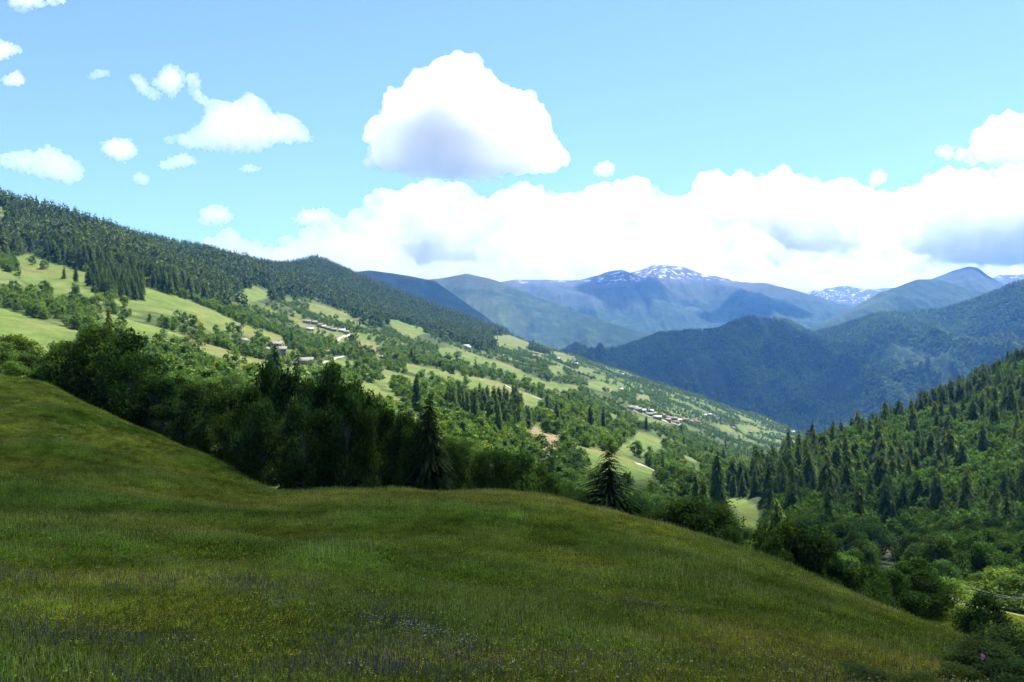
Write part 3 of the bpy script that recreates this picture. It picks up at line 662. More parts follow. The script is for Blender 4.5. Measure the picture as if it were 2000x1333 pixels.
clump = np.zeros(len(X), bool)
for c in CLUMPS: clump |= inpoly(bx, by, c)
rh = inpoly(bx, by, RHILL) & (Y > 170) & (Y < 1000) & ~((bx < 1500) & (Y < 300))
r1 = rng.random(len(X)); r2 = rng.random(len(X)); r3 = rng.random(len(X))
nA = fbm(X, Y, 70, 3); nB = fbm(X + 77, Y - 31, 26, 3)
con = forest | clump | (rh & (r1 < np.clip(0.50 + 1.5 * nA + (1000 - by) * 0.0014, 0.10, 0.90))) | (~rh & ~forest & (r1 < 0.012 + 0.4 * np.clip(nA - 0.25, 0, 1)))
con &= ~(rh & (Y < 300) & (r3 > 0.12))
keep = np.ones(len(X), bool)
keep &= ~(forest & (nB > 0.30) & (r2 < 0.8))
keep &= ~(forest & (r2 < 0.42)) & ~(rh & con & (r2 < 0.22))
mix = ~forest & ~clump & ~rh
patch = np.where(Y > 850, np.clip(0.52 + 1.5 * nA + 1.0 * nB, 0.08, 1), np.clip(0.80 + 1.1 * nB, 0.2, 1))
keep &= ~(mix & (r2 > patch))
h = np.where(con, np.where(rh, 10 + 16 * r3 ** 1.3, 14 + 14 * r3), np.where(rh, 9 + 6 * r3, 4.6 + 4.6 * r3 * r3 + 1.4 * r1))
h = np.where(con & mix, h * 0.75, h); h = np.where(clump, 10 + 6 * r3, h)
h = np.where(mix & (Y > 1200), h * 0.85, h)
allm = list(MEADOWS.items())
for k_, pl in allm:
    keep &= ~(inpoly(bx, by, pl) & (Y > 140))
    for fh in (0.3, 0.6, 0.92):
        tx, ty = proj(np.stack([X, Y, Z + h * fh], -1))
        if k_ == 'X':
            for ox in (-24, 0, 24): keep &= ~(inpoly(tx + ox, ty, pl) | inpoly(bx + ox, by, pl))
        keep &= ~(inpoly(tx, ty, pl) & (Y > 140) & (r3 < 0.9))
keep &= seen(X, Y, Z + h) & (by < 1400)
keep &= ~((Y < 215) & (bx > 300) & (bx < 1250) & (r2 < 0.35))
keep &= ~((Y < 330) & (bx < 110))
keep &= ~((Y < 190) & (bx > 1640))
ROAD_KEEP = []
def sel(mk): return [a[mk] for a in (X, Y, Z, h, con, bx, by, rh, forest, r1, r2, r3)]

# ------------------------------------------------------------------ houses, roads, cars
def flat_mat(name, a, b, scale=2.0, rough=0.85):
    m = NM(name); tc = m.n('TexCoord'); n = m.noise(tc.outputs['Object'], scale, 6, 0.7)
    return m.diffuse(m.ramp(n, [(0.3, a), (0.7, b)]), rough, n, 0.3, 0.05)
STONE = flat_mat('rubble_stone_wall', (0.15, 0.125, 0.095), (0.30, 0.26, 0.21)); PLASTER = flat_mat('pale_plaster', (0.30, 0.275, 0.235), (0.43, 0.40, 0.35), 0.8)
SLATE = flat_mat('stone_slab_roof', (0.12, 0.105, 0.095), (0.21, 0.19, 0.175)); PALEROOF = flat_mat('pale_metal_roof', (0.24, 0.24, 0.24), (0.36, 0.36, 0.35), 0.5, 0.5)
REDROOF = flat_mat('red_brown_roof', (0.12, 0.07, 0.05), (0.19, 0.125, 0.09)); WOOD = flat_mat('weathered_boards', (0.12, 0.08, 0.05), (0.24, 0.17, 0.11))
DARKWIN = flat_mat('window_glass', (0.02, 0.025, 0.03), (0.04, 0.045, 0.05), 1, 0.15); FRAME = flat_mat('window_frame', (0.32, 0.24, 0.16), (0.42, 0.33, 0.24))
GRAVEL = flat_mat('pale_gravel', (0.22, 0.20, 0.165), (0.32, 0.29, 0.245), 0.6)
WM = {'stone': STONE, 'plaster': PLASTER, 'wood': WOOD}; RM = {'slate': SLATE, 'pale': PALEROOF, 'red': REDROOF}
def boxv(x0, x1, y0, y1, z0, z1):
    V = np.array([(x, y, z) for z in (z0, z1) for y in (y0, y1) for x in (x0, x1)], float)
    return V, np.array([(0, 2, 3, 1), (4, 5, 7, 6), (0, 1, 5, 4), (2, 6, 7, 3), (0, 4, 6, 2), (1, 3, 7, 5)])
def boxes(name, L, mat, parent):
    V = []; Fc = []; n = 0
    for b in L:
        v, f = boxv(*b); V.append(v); Fc.append(f + n); n += 8
    return ob(name, mesh_from(name, np.concatenate(V), np.concatenate(Fc), [mat]), parent)
HOUSES = []
def house(px, py, L, D, H, yaw, label, wall='stone', roof='slate', pitch=0.45, win=3, chim=True, group=None, kind='house', storeys=2):
    p = hit(px, py)
    if p is None: return
    L, D, H = L * 0.74, D * 0.78, H * 0.74
    e = bpy.data.objects.new('stone_house' if kind == 'house' else kind, None); COL.objects.link(e); e.location = p + np.array([0, 0, -0.9]); e.rotation_euler = (0, 0, R(yaw)); pitch = max(pitch, 0.6); tag(e, label, 'house' if kind == 'house' else kind.replace('_', ' '), group)
    HOUSES.append((px, py, p, L))
    rz = pitch * D / 2
    # walls with gables; they reach down into the slope
    V = np.array([(-L/2,-D/2,-3),(L/2,-D/2,-3),(L/2,D/2,-3),(-L/2,D/2,-3),(-L/2,-D/2,H),(L/2,-D/2,H),(L/2,D/2,H),(-L/2,D/2,H),(-L/2,0,H+rz),(L/2,0,H+rz)], float)
    Q = np.array([(0,1,5,4),(2,3,7,6),(1,2,6,5),(3,0,4,7)]); T = np.array([(5,6,9),(7,4,8)])
    ob('wall', mesh_from('wall', V, [Q, T], [WM[wall]]), e)
    ov = 0.5; th = 0.22; sl = math.hypot(D/2 + ov, (D/2 + ov) * pitch); VV = []; FF = []; n = 0
    for sgn in (-1, 1):
        y1 = sgn * (D/2 + ov); z1 = H - ov * pitch
        v = [(-L/2-ov,0,H+rz+0.01),(L/2+ov,0,H+rz+0.01),(L/2+ov,y1,z1),(-L/2-ov,y1,z1),(-L/2-ov,0,H+rz+th+0.05),(L/2+ov,0,H+rz+th+0.05),(L/2+ov,y1,z1+th),(-L/2-ov,y1,z1+th)]
        f = np.array([(0,1,2,3),(4,5,6,7),(0,1,5,4),(1,2,6,5),(2,3,7,6),(3,0,4,7)]); VV += v; FF.append(f + n); n += 8
    rf = ob('roof', mesh_from('roof', np.array(VV, float), np.concatenate(FF), [RM[roof]]), e)
    if chim: boxes('chimney', [(L*0.2, L*0.2+0.8, 0.3, 1.1, H + rz - 0.6, H + rz + 1.1), (L*0.2-0.1, L*0.2+0.9, 0.2, 1.2, H + rz + 1.1, H + rz + 1.22)], STONE, rf)
    for st in range(storeys):
        zc = 0.9 + st * 2.7
        if zc + 1.2 > H + 0.3 or not win: break
        for i in range(win):
            x = (i + 0.5) / win * L - L / 2
            for sgn in (-1, 1):
                yw = sgn * D / 2; a, b = sorted((yw - sgn * 0.02, yw + sgn * 0.03)); c, d = sorted((yw + sgn * 0.031, yw + sgn * 0.05))
                if st == 0 and i == win // 2 and sgn == -1:
                    boxes('door', [(x - 0.55, x + 0.55, a, b, -0.2, 2.0)], WOOD, e); continue
                wn = boxes('window', [(x - 0.5, x + 0.5, a, b, zc, zc + 1.25)], DARKWIN, e)
                boxes('frame', [(x - 0.58, x + 0.58, c, d, zc - 0.1, zc), (x - 0.58, x + 0.58, c, d, zc + 1.25, zc + 1.35), (x - 0.58, x - 0.5, c, d, zc, zc + 1.25), (x + 0.5, x + 0.58, c, d, zc, zc + 1.25)], FRAME, wn)
    return e
house(595, 712, 17, 10, 5.0, 8, 'large farmhouse with a wide grey slab roof beside the parked cars', 'stone', 'slate', 0.42, 4)
house(577, 714, 6, 5, 3.0, 8, 'low grey roofed shed in front of the large farmhouse left gable', 'stone', 'slate', 0.4, 0, False)
house(548, 693, 12, 8, 7.2, 12, 'tall beige stone house with two rows of windows above the large farmhouse', 'stone', 'slate', 0.40, 4, True)
house(538, 679, 14, 8, 5.0, 10, 'grey roofed house standing just behind the tall beige stone house', 'stone', 'slate', 0.4, 3)
house(520, 687, 6, 6, 4.0, 70, 'small dark gabled hut left of the tall beige stone house', 'wood', 'slate', 0.5, 1, False)
house(475, 672, 8, 7, 5.0, 60, 'small isolated pale house between trees on the left of the lower hamlet', 'plaster', 'slate', 0.45, 2)
house(637, 692, 9, 7, 4.2, 20, 'brown roofed barn half hidden by trees right of the tall stone house', 'wood', 'red', 0.5, 1, False)
house(762, 700, 19, 9, 5.0, -4, 'long building with pale roof alone on the slope right of the lower hamlet', 'plaster', 'slate', 0.4, 5)
house(746, 700, 6, 5, 3.0, -4, 'small bright roofed annexe at the left end of the long building', 'plaster', 'pale', 0.3, 1, False)
house(703, 682, 8, 6, 3.2, 10, 'low roofed hut at the edge of the dry ochre meadow', 'stone', 'red', 0.4, 0, False)
UPH = [(600,631,16,8,'slate','longest grey roof, leftmost of the upper hamlet'),(614,633,12,8,'slate','second house from the left in the upper hamlet'),(625,638,11,8,'red','reddish house in the middle of the upper hamlet'),(632,641,9,7,'pale','small bright roofed house below the reddish one of the upper hamlet'),(606,646,14,8,'pale','low building with a bright pale roof below the upper hamlet'),(641,644,10,8,'slate','grey house left of the two eastern houses in the upper hamlet'),(652,647,12,8,'slate','grey house beside a bright wall in the east of the upper hamlet'),(668,649,14,9,'pale','pale roofed house above the bend of the white lane'),(677,652,11,8,'slate','brown house at the top of the white lane')]
for i, (x, y, L, D, rf, lb) in enumerate(UPH):
    house(x, y, L * 0.85, D, 4.2, 6 + 9 * math.sin(i * 2.1), lb, 'stone' if i % 4 else 'plaster', rf, 0.55, 3, i % 2 == 0, 'houses of the upper hamlet')
for (x, y, L, lb, rf) in ((911,679,16,'white house alone at the forest edge on the far slope','pale'),(916,682,10,'small white annexe below the lone white house at the forest edge','pale'),(1046,692,22,'row house with pinkish front under the line of dark conifers','red'),(1091,703,13,'white house on the crest of the slope below the conifer row','pale'),(1124,712,22,'long white house on the crest right of the conifer row','pale'),(1116,711,12,'small pinkish house left of the long white house on the crest','red'),(1216,733,14,'small white house near the skyline of the slope','pale'),(1213,763,12,'white roofed hut at the end of the pale green strip','pale'),(1548,845,22,'pale house at the very tip of the descending slope','pale'),(1432,838,14,'brown hut between the small meadows low on the far slope','red'),(1466,847,14,'low reddish house above the wooded ravine','red')):
    house(x, y, L * 0.8, 9, 4.5, 10, lb, 'plaster', rf, 0.5, 3)
VIL = [(1231,799),(1240,800),(1246,804),(1256,805),(1262,802),(1271,807),(1278,811),(1286,813),(1294,815),(1301,818),(1309,820),(1317,821),(1325,823),(1333,824),(1341,823),(1350,825),(1357,823),(1362,827),(1377,813),(1386,812),(1394,815),(1268,812),(1284,819),(1304,824),(1320,827)]
VR = ['slate','slate','slate','pale','slate','pale','slate','slate','red','slate','red','slate','pale','red','red','slate','red','red','pale','pale','slate','slate','pale','slate','red']
ORD = ['first','second','third','fourth','fifth','sixth','seventh','eighth','ninth','tenth','eleventh','twelfth','thirteenth','fourteenth','fifteenth','sixteenth','seventeenth','eighteenth','nineteenth','twentieth','twenty first','twenty second','twenty third','twenty fourth','twenty fifth']
vo = sorted(range(len(VIL)), key=lambda i: VIL[i][0])
for r_, i in enumerate(vo):
    c = {'slate': 'grey', 'pale': 'white', 'red': 'red brown'}[VR[i]]
    house(VIL[i][0], VIL[i][1], 10 + 4 * ((i * 7) % 5) / 4, 9, 4.2 + 0.7 * (i % 3), 5 + 14 * math.sin(i * 1.7), '%s roofed house, %s from the left in the far stretched out village' % (c, ORD[r_]), 'stone' if i % 4 else 'plaster', VR[i], 0.6, 2, False, 'houses of the far village')

def road(name, pix, width, mat, lift=0.25):
    pts = [hit(x, y) for x, y in pix]; pts = np.array([p for p in pts if p is not None])
    d = np.concatenate([[0], np.cumsum(np.linalg.norm(np.diff(pts[:, :2], axis=0), axis=1))]); n = max(8, int(d[-1] / 4)); s = np.linspace(0, d[-1], n)
    c = np.stack([np.interp(s, d, pts[:, 0]), np.interp(s, d, pts[:, 1])], -1)
    for _ in range(6): c[1:-1] = (c[:-2] + 2 * c[1:-1] + c[2:]) / 4
    t = unit(np.gradient(c, axis=0)); nn = np.stack([-t[:, 1], t[:, 0]], -1); rows = []
    for k in (-0.5, -0.17, 0.17, 0.5):
        q = c + nn * k * width; rows.append(np.concatenate([q, (ground(q[:, 0], q[:, 1]) + lift)[:, None]], 1))
    rows.insert(0, rows[0] - np.array([0, 0, 1.5])); rows.append(rows[-1] - np.array([0, 0, 1.5]))
    V = np.stack(rows, 1).reshape(-1, 3); ROAD_KEEP.append(c)
    return tag(ob(name, mesh_from(name, V, grid_faces(n, 6), [mat], True)), kind='structure')
road('lane', [(616,716),(630,709),(643,705),(656,700),(672,696)], 2.6, GRAVEL, 0.4)
road('lane', [(658,668),(664,661),(672,657),(682,654),(690,651)], 3.6, GRAVEL, 0.5)
road('village_street', [(1226,796),(1236,800),(1246,806),(1256,812),(1275,816),(1300,823),(1330,829)], 4.5, GRAVEL, 0.6)
road('farm_track', [(984,752),(992,757),(1010,764),(1032,772),(1060,783)], 2.6, flat_mat('earth_track', (0.25, 0.2, 0.14), (0.4, 0.33, 0.25)), 0.3)
road('farm_track', [(1240,906),(1262,911),(1278,920),(1288,929)], 2.4, GRAVEL, 0.3)
road('valley_road', [(1840,1170),(1880,1176),(1930,1184),(1970,1193),(2030,1205),(2120,1225)], 3.4, GRAVEL, 0.25)

def car(px, py, yaw, color, label):
    p = hit(px, py)
    e = bpy.data.objects.new('parked_car', None); COL.objects.link(e); e.location = p + np.array([0, 0, 0.35]); e.rotation_euler = (0, 0, R(yaw)); tag(e, label, 'car', 'cars parked by the large farmhouse')
    HOUSES.append((px, py, p, 4))
    prof = np.array([(-2.1,0.35),(-2.1,0.85),(-1.9,0.95),(-1.45,1.42),(0.35,1.45),(0.95,0.98),(1.95,0.86),(2.12,0.6),(2.12,0.35)])
    n = len(prof); V = np.array([(x, s * (0.82 if z < 1.1 else 0.68), z) for s in (-1, 1) for x, z in prof]); i = np.arange(n)
    side = np.stack([i, (i + 1) % n, (i + 1) % n + n, i + n], -1)
    ob('body', mesh_from('body', V, [side, np.array([i[::-1]]), np.array([i + n])], [flat_mat('car_paint', color, color, 1, 0.25)]), e)
    boxes('side_window', [(-1.3, 0.5, -0.80, -0.74, 1.0, 1.32), (-1.3, 0.5, 0.74, 0.80, 1.0, 1.32)], DARKWIN, e)
    for x in (-1.3, 1.3):
        for y in (-0.8, 0.8):
            t = MB(); t.tube([(x, y - 0.1, 0.33), (x, y + 0.1, 0.33)], [0.33, 0.33], 0, (0.02,) * 3, 10); ob('wheel', t.mesh('wheel', [DARKWIN]), e)
car(604, 718, 10, (0.75, 0.75, 0.75), 'white parked car, left of the three beside the large farmhouse')
car(612, 716, 40, (0.05, 0.055, 0.07), 'dark parked car between the two white ones beside the large farmhouse')
car(620, 718, 15, (0.72, 0.73, 0.75), 'white parked car nearest the lane below the large farmhouse')

# utility poles and the wire in the valley at the right
def pole(px, ptop, Yd, label):
    u, v_ = ray(px, ptop); x = float(u) * Yd; zt = float(v_) * Yd; zb = float(ground(np.array([x]), np.array([float(Yd)]))[0])
    e = bpy.data.objects.new('utility_pole', None); COL.objects.link(e); e.location = (x, Yd, zb - 0.3); tag(e, label, 'pole'); Hh = max(zt - zb + 0.3, 4)
    t = MB(); t.tube([(0, 0, 0), (0, 0, Hh)], [0.15, 0.10], 0, BARKC, 8); ob('post', t.mesh('post', [flat_mat('grey_pole', (0.35, 0.33, 0.30), (0.5, 0.48, 0.44))], True), e)
    boxes('crossarm', [(-0.9, 0.9, -0.06, 0.06, Hh - 0.5, Hh - 0.36)], PALEROOF, e)
    for dx in (-0.8, 0, 0.8):
        t = MB(); t.tube([(dx, 0, Hh - 0.36), (dx, 0, Hh - 0.12), (dx, 0, Hh - 0.02)], [0.05, 0.13, 0.09], 0, BARKC, 8); ob('insulator', t.mesh('insulator', [PLASTER], True), e)
    return np.array([x, Yd, zb - 0.3 + Hh])
pa = pole(1834, 1128, 150, 'grey utility pole with white insulators rising from the trees in the valley at the right')
pb = pole(1560, 1128, 190, 'utility pole hidden among the trees behind the right edge of the flower meadow')
pc = pole(2120, 1165, 125, 'utility pole just outside the right edge of the picture')
pole(1073, 862, 400, 'thin utility pole on the bare brown patch of the hillside')
for i, dx in enumerate((-0.8, 0.8)):
    t = MB(); pts = []
    for a, b in ((pb, pa), (pa, pc)):
        for s in np.linspace(0, 1, 12): pts.append(a + (b - a) * s + np.array([dx, 0, -4 * 1.6 * s * (1 - s) - 0.05]))
    t.tube(pts, [0.02] * len(pts), 0, BARKC, 4)
    tag(ob('power_line', t.mesh('power_line', [flat_mat('wire', (0.3, 0.3, 0.3), (0.4, 0.4, 0.4))])), 'thin grey wire strung between the poles in the valley, %s of two' % ('left hand' if i == 0 else 'right hand'), 'wire')

# ------------------------------------------------------------------ plant the hillside woods
for (hx, hy, p, L) in HOUSES:
    wpx = L * F / p[1] * 0.6 + 3
    keep &= ~(np.hypot(X - p[0], Y - p[1]) < 0.55 * L + 4)
    keep &= ~((np.abs(bx - hx) < wpx) & (by > hy - 2) & (by - h * F / Y < hy - 1) & (Y < p[1] + 5) & (Y > p[1] - 160) & ((r3 < 0.7) | (Y > p[1] - 15)))
for c in ROAD_KEEP:
    for q in c[::2]: keep &= ~((np.hypot(X - q[0], Y - q[1]) < 6) | ((np.abs(bx - (1000 + F * q[0] / q[1])) < 5) & (Y < q[1]) & (Y > q[1] - 60) & (Y > 400) & (r1 < 0.8)))
X, Y, Z, h, con, bx, by, rh, forest, r1, r2, r3 = sel(keep)
wd = np.where(con, h * (0.34 + 0.22 * r1), h * (0.72 + 0.35 * r1)); rz = r2 * 6.283
pxh = h * F / Y
# visibility score: how much of the crown stands clear of the trees in front
def pick(mask, n=300):
    idx = np.where(mask & (bx > -30) & (bx < 2030) & (by - pxh * 0.8 < 1333))[0]
    sc = pxh[idx] * (1 + 0 * idx); order = idx[np.argsort(-sc)]; chosen = []; cells = {}
    for i in order:                       # spread: nothing right behind a nearer chosen tree
        k = (int(bx[i] // max(6, pxh[i] * 0.35)), int((by[i] - pxh[i]) // max(6, pxh[i] * 0.35)), int(pxh[i] // 12))
        if k in cells: continue
        if not seen(X[i:i+1], Y[i:i+1], np.array([Z[i] + 0.45 * h[i]]), 0.0)[0]: continue
        cells[k] = 1; chosen.append(i)
        if len(chosen) >= n: break
    return np.array(chosen)
ib = pick(~con, 270); ic = pick(con, 300)
def sector(i):
    x = bx[i]; t = by[i] - 0.5 * pxh[i]
    if rh[i]:
        a = 'foot' if t > 1080 else ('lower part' if t > 1000 else ('middle' if t > 900 else 'top'))
        return 'wooded right hill, %s, %s' % (a, 'left side' if x < 1650 else ('centre' if x < 1830 else 'right side')), 'wooded hill at the right'
    if t < 600: return 'slope below the ridge forest', 'upper left slope'
    if x < 330: return 'sunny slope behind the left dark trees', 'slope behind the left trees'
    if x < 520: return 'wood below the lower hamlet', 'wood behind the dark belt'
    if x < 700: return 'wood below the large farmhouse', 'wood behind the dark belt'
    if x < 850: return 'wood left of the black spruce', 'wood by the black spruce'
    if x < 1000: return 'wood right of the black spruce', 'wood by the black spruce'
    if x < 1150: return 'valley wood left of the lone spruce', 'valley wood by the lone spruce'
    if x < 1300: return 'valley wood right of the lone spruce', 'valley wood by the lone spruce'
    return 'ravine beside the wooded right hill', 'ravine wood'
def nth(n):
    return '%d%s' % (n, 'th' if n % 100 in (11, 12, 13) else {1: 'st', 2: 'nd', 3: 'rd'}.get(n % 10, 'th'))
def plant(ids, kind, nv, name, what, plural):
    rows = {}
    for i in ids:
        s_, g_ = sector(i); d = 'front' if Y[i] < 300 else ('second' if Y[i] < 420 else ('third' if Y[i] < 560 else 'back')); rows.setdefault((s_, g_, d), []).append(i)
    for (s_, g_, d), L in rows.items():
        for n, i in enumerate(sorted(L, key=lambda q: bx[q])):
            kd, vi = (kind, i % nv) if Y[i] > 290 or name == 'conifer' else ((BR_NEAR, i % 4) if rh[i] else (BR_LIGHT, i % 3))
            tree(name, kd, vi, (X[i], Y[i], Z[i] - 0.2), h[i], wd[i], rz[i], '%s, %s from left, %s row, %s' % (what, nth(n + 1), d, s_), group='%s, %s' % (plural, g_))
plant(ib[~rh[ib]], BR_MID, 5, 'broadleaf_tree', 'green broadleaf tree', 'broadleaf trees')
plant(ib[rh[ib]], BR_DARK, 4, 'broadleaf_tree', 'deep green broadleaf tree', 'broadleaf trees')
plant(ic, SP_MID, 4, 'conifer', 'dark conifer', 'conifers')
rest = np.ones(len(X), bool); rest[ib] = False; rest[ic] = False
for nm_, mk, mid_, far_ in (('broadleaf_wood', ~con, BR_MID, BR_FAR), ('conifer_forest', con, SP_MID, SP_FAR)):
    q = np.where(rest & mk)[0]; lod = Y[q] > 950; nm1 = len(mid_.jo)
    ix = np.where(lod, nm1 + (r3[q] * 997).astype(int) % len(far_.jo), (r3[q] * 997).astype(int) % nm1)
    kinds_ = mid_.jo + far_.jo
    if nm_ == 'broadleaf_wood': ix = np.where(rh[q], len(kinds_) + ix % 4, ix); kinds_ = kinds_ + BR_DARK.jo; nk = len(kinds_); kinds_ = kinds_ + BR_NEAR.jo + BR_LIGHT.jo; ix = np.where(Y[q] < 290, np.where(rh[q], nk + ix % 4, nk + 4 + ix % 3), ix)
    lean = (rng.random((len(q), 2)) - 0.5) * 0.12
    o = scatter(nm_, kinds_, np.stack([X[q], Y[q], Z[q] - 0.2], -1), np.concatenate([lean, rz[q][:, None]], 1), np.stack([wd[q], wd[q], h[q]], -1), ix)
    tag(o, kind='stuff')
    o['label'] = {'broadleaf_wood': 'mass of green broadleaf trees and hedgerows covering the sunny slopes', 'conifer_forest': 'dense dark conifer forest covering the ridge and slopes'}[nm_]

# forest on the blue mountain across the valley
V = MTN['forested_mountain']; nr_, nc_ = V.shape[:2]
A = V[:-1, :-1]; B = V[:-1, 1:]; D_ = V[1:, :-1]; area = np.linalg.norm(np.cross(B - A, D_ - A), axis=-1); area[int(nr_ / 1.45) + 2:] = 0
pr = area.ravel() / area.sum(); k = rng.choice(len(pr), 60000, p=pr); fi, fj = np.divmod(k, nc_ - 1); a_, b_ = rng.random((2, len(k), 1))
PT = A[fi, fj] + (B[fi, fj] - A[fi, fj]) * a_ + (D_[fi, fj] - A[fi, fj]) * b_
fp, fq = proj(PT); nn = fbm(PT[:, 0], PT[:, 1], 320, 4); gul = np.abs(vnoise(PT[:, 0] / 300 + 0.6 * nn, PT[:, 1] / 1300)) < 0.014 * (1 + 2 * rng.random(len(k))); ok = (nn < 0.48 + 0.2 * rng.random(len(k))) & ~gul & (fp > 1000) & (fp < 2100); PT = PT[ok]; nn = nn[ok]
hh = 13 + 9 * rng.random(len(PT)); br = rng.random(len(PT)) < np.clip(0.3 + 1.4 * nn, 0.05, 0.9)
o = scatter('mountain_forest', SP_FAR.jo + BR_FAR.jo, PT - np.array([0, 0, 1]), np.stack([0 * hh, 0 * hh, hh * 9], -1), np.stack([hh * np.where(br, 0.9, 0.42), hh * np.where(br, 0.9, 0.42), hh * np.where(br, 0.75, 1)], -1), np.where(br, 3, 0) + (hh * 31).astype(int) % 3)
tag(o, kind='stuff'); o['label'] = 'unbroken forest covering the blue mountain across the valley'

# ------------------------------------------------------------------ single trees out on the hillside meadows
LONE = [(320,664,24,'b','round bush on the pale strip meadow, right of the left dark trees'),(372,674,26,'y','pale yellowish tree with thin foliage on the pale strip meadow'),(477,714,18,'b','small round tree alone on the strip meadow below the isolated pale house'),
 (712,742,32,'b','left one of two round dark trees below the long building'),(737,742,32,'b','right one of two round dark trees below the long building'),(775,800,20,'b','small tree alone on the meadow left of the black spruce'),
 (590,745,28,'b','roundish tree on the bare bank right below the large farmhouse'),(1148,912,20,'b','lone round tree on the meadow left of the lone spruce tip'),(950,717,12,'b','left one of two small dark trees on the long far meadow'),(965,717,11,'b','right one of two small dark trees on the long far meadow'),
 (500,643,17,'b','round tree on the edge of the big meadow above the hamlet, right one'),(474,639,13,'b','small pair forming bush left of the round tree on the big meadow'),(63,518,20,'b','bushy tree on the rough pasture near the left edge, left one'),(85,526,20,'b','bushy tree on the rough pasture near the left edge, right one'),
 (125,545,26,'c','dark upright tree on the rough pasture left of the conifer clump'),(148,553,32,'c','pointed conifer just left of the conifer clump'),(34,527,16,'b','small tree at the left end of the rough pasture'),(888,698,10,'b','left dark tree of two on the meadow below the lone white house'),(897,697,12,'b','right dark tree of two on the meadow below the lone white house'),
 (1248,873,14,'b','small tree on the bright green meadow right of the lone spruce'),(703,674,14,'c','reddish brown conifer on the dry ochre meadow')]
YEL = Kind('thin_tree', [broadleaf(1, 1, 240, 0.055, 333, 12, 0.12, (0.17, 0.15, 0.06), 0.3, limbs=True, k=4)], LEAF)
RED = Kind('brown_conifer', [conifer(1, 1, 13, 8, 2, 334, (0.12, 0.055, 0.03), 0.35, 0.8, 0.08, 1.5, 4)], NEEDLE)
for i, (x, y, hp, t, lb) in enumerate(LONE):
    p = hit(x, y)
    if p is None: continue
    H = hp * p[1] / F; kd, vi, wf = {'b': (BR_MID, i % 5, 1.0), 'y': (YEL, 0, 0.9), 'c': (SP_MID, i % 4, 0.4)}[t]
    if 'reddish' in lb: kd, vi = RED, 0
    tree('conifer' if t == 'c' else 'broadleaf_tree', kd, vi, p - np.array([0, 0, 0.3]), H, H * wf, i * 1.3, lb)

# ------------------------------------------------------------------ the trees behind the flower meadow
def near_tree(px, top, Yd, wpx, kind, vi, label, name='broadleaf_tree', cat='tree', group=None, lean=0.0, sink=0.15):
    u, v_ = ray(px, top); x = float(u) * Yd; zt = float(v_) * Yd; zb = float(ground(np.array([x]), np.array([float(Yd)]))[0]) - sink
    return tree(name, kind, vi, (x, Yd, zb), max(zt - zb, 0.5), wpx * Yd / F, (px * 0.37) % 6.28, label, cat, group, lean)
BELT = [(100,700,128,90),(140,668,127,110),(192,640,125,130),(240,652,122,120),(262,690,116,110),(300,728,124,90),(318,745,114,100),(350,742,128,90),(388,752,110,110),(425,748,120,90),(438,770,104,100),(470,775,100,100),
        (492,752,94,90),(522,700,97,70),(515,790,87,90),(560,728,93,100),(590,790,85,100),(608,738,95,90),(645,716,96,100),(672,755,87,90),(690,745,97,80),(712,795,88,80),(735,785,96,80),(762,800,92,80),(790,806,91,70),(806,830,88,60)]
for i, (x, t, yd, wp) in enumerate(BELT):
    near_tree(x, t - 6, yd, wp * 1.35, BR_NEAR, i % 4, 'dark shaded broadleaf tree, %s from the left in the belt behind the meadow' % nth(i + 1), group='dark belt of broadleaf trees behind the meadow', lean=0.03)
near_tree(838, 768, 88, 128, SP_NEAR, 0, 'tall nearly black spruce at the right end of the dark tree belt', 'spruce')
LIGHT = [(880,852,104,66),(912,862,106,74),(938,880,98,66),(965,872,97,76),(992,884,101,64),(1020,880,98,84),(1052,902,102,72),(1082,924,100,70),(1108,944,101,60)]
for i, (x, t, yd, wp) in enumerate(LIGHT):
    near_tree(x, t, yd, wp * 1.2, BR_LIGHT, i % 3, 'slender lighter green tree, %s from the left between the black and the lone spruce' % nth(i + 1), group='light green trees right of the black spruce')
near_tree(1190, 850, 71, 185, SP_NEAR, 1, 'lone dark spruce with drooping branches on the crest of the meadow', 'spruce')
RT = [(1132,962,84,60,BUSH),(1248,972,90,60,BUSH),(1300,985,78,70,BUSH),(1335,975,77,90,BUSH),(1378,972,76,100,BUSH),(1405,990,75,60,BUSH),(1428,1030,73,44,BUSH),(1512,1046,92,50,BR_NEAR),(1530,1016,96,90,BR_NEAR),(1575,1024,96,100,BR_NEAR),(1612,1045,94,80,BR_NEAR),(1640,1098,84,80,BR_NEAR),(1682,1105,92,90,BR_NEAR),(1715,1130,88,70,BUSH),(1742,1118,112,80,BR_NEAR),(1785,1096,120,90,BR_NEAR),(1806,1118,116,80,BR_NEAR),(1845,1136,132,80,BR_LIGHT),(1722,1168,80,40,BUSH),(1870,1150,150,60,BR_LIGHT),(1960,1120,175,90,BR_LIGHT),(1990,1130,165,90,BR_LIGHT),(2030,1110,170,100,BR_LIGHT)]
for i, (x, t, yd, wp, kd) in enumerate(RT):
    b = kd is BUSH
    near_tree(x, t - 6, yd, wp * 1.65, kd, i % len(kd.cr), ('%s, %s from the left along the right edge of the meadow' % ('dark rounded shrub' if b else ('pale green tree' if kd is BR_LIGHT else 'shaded broadleaf tree'), nth(i + 1))), 'shrub' if b else 'broadleaf_tree', 'shrub' if b else 'tree', 'trees along the right edge of the meadow')
near_tree(1920, 1158, 92, 110, BR_NEAR, 2, 'single dark tree with visible trunk standing below the valley road')
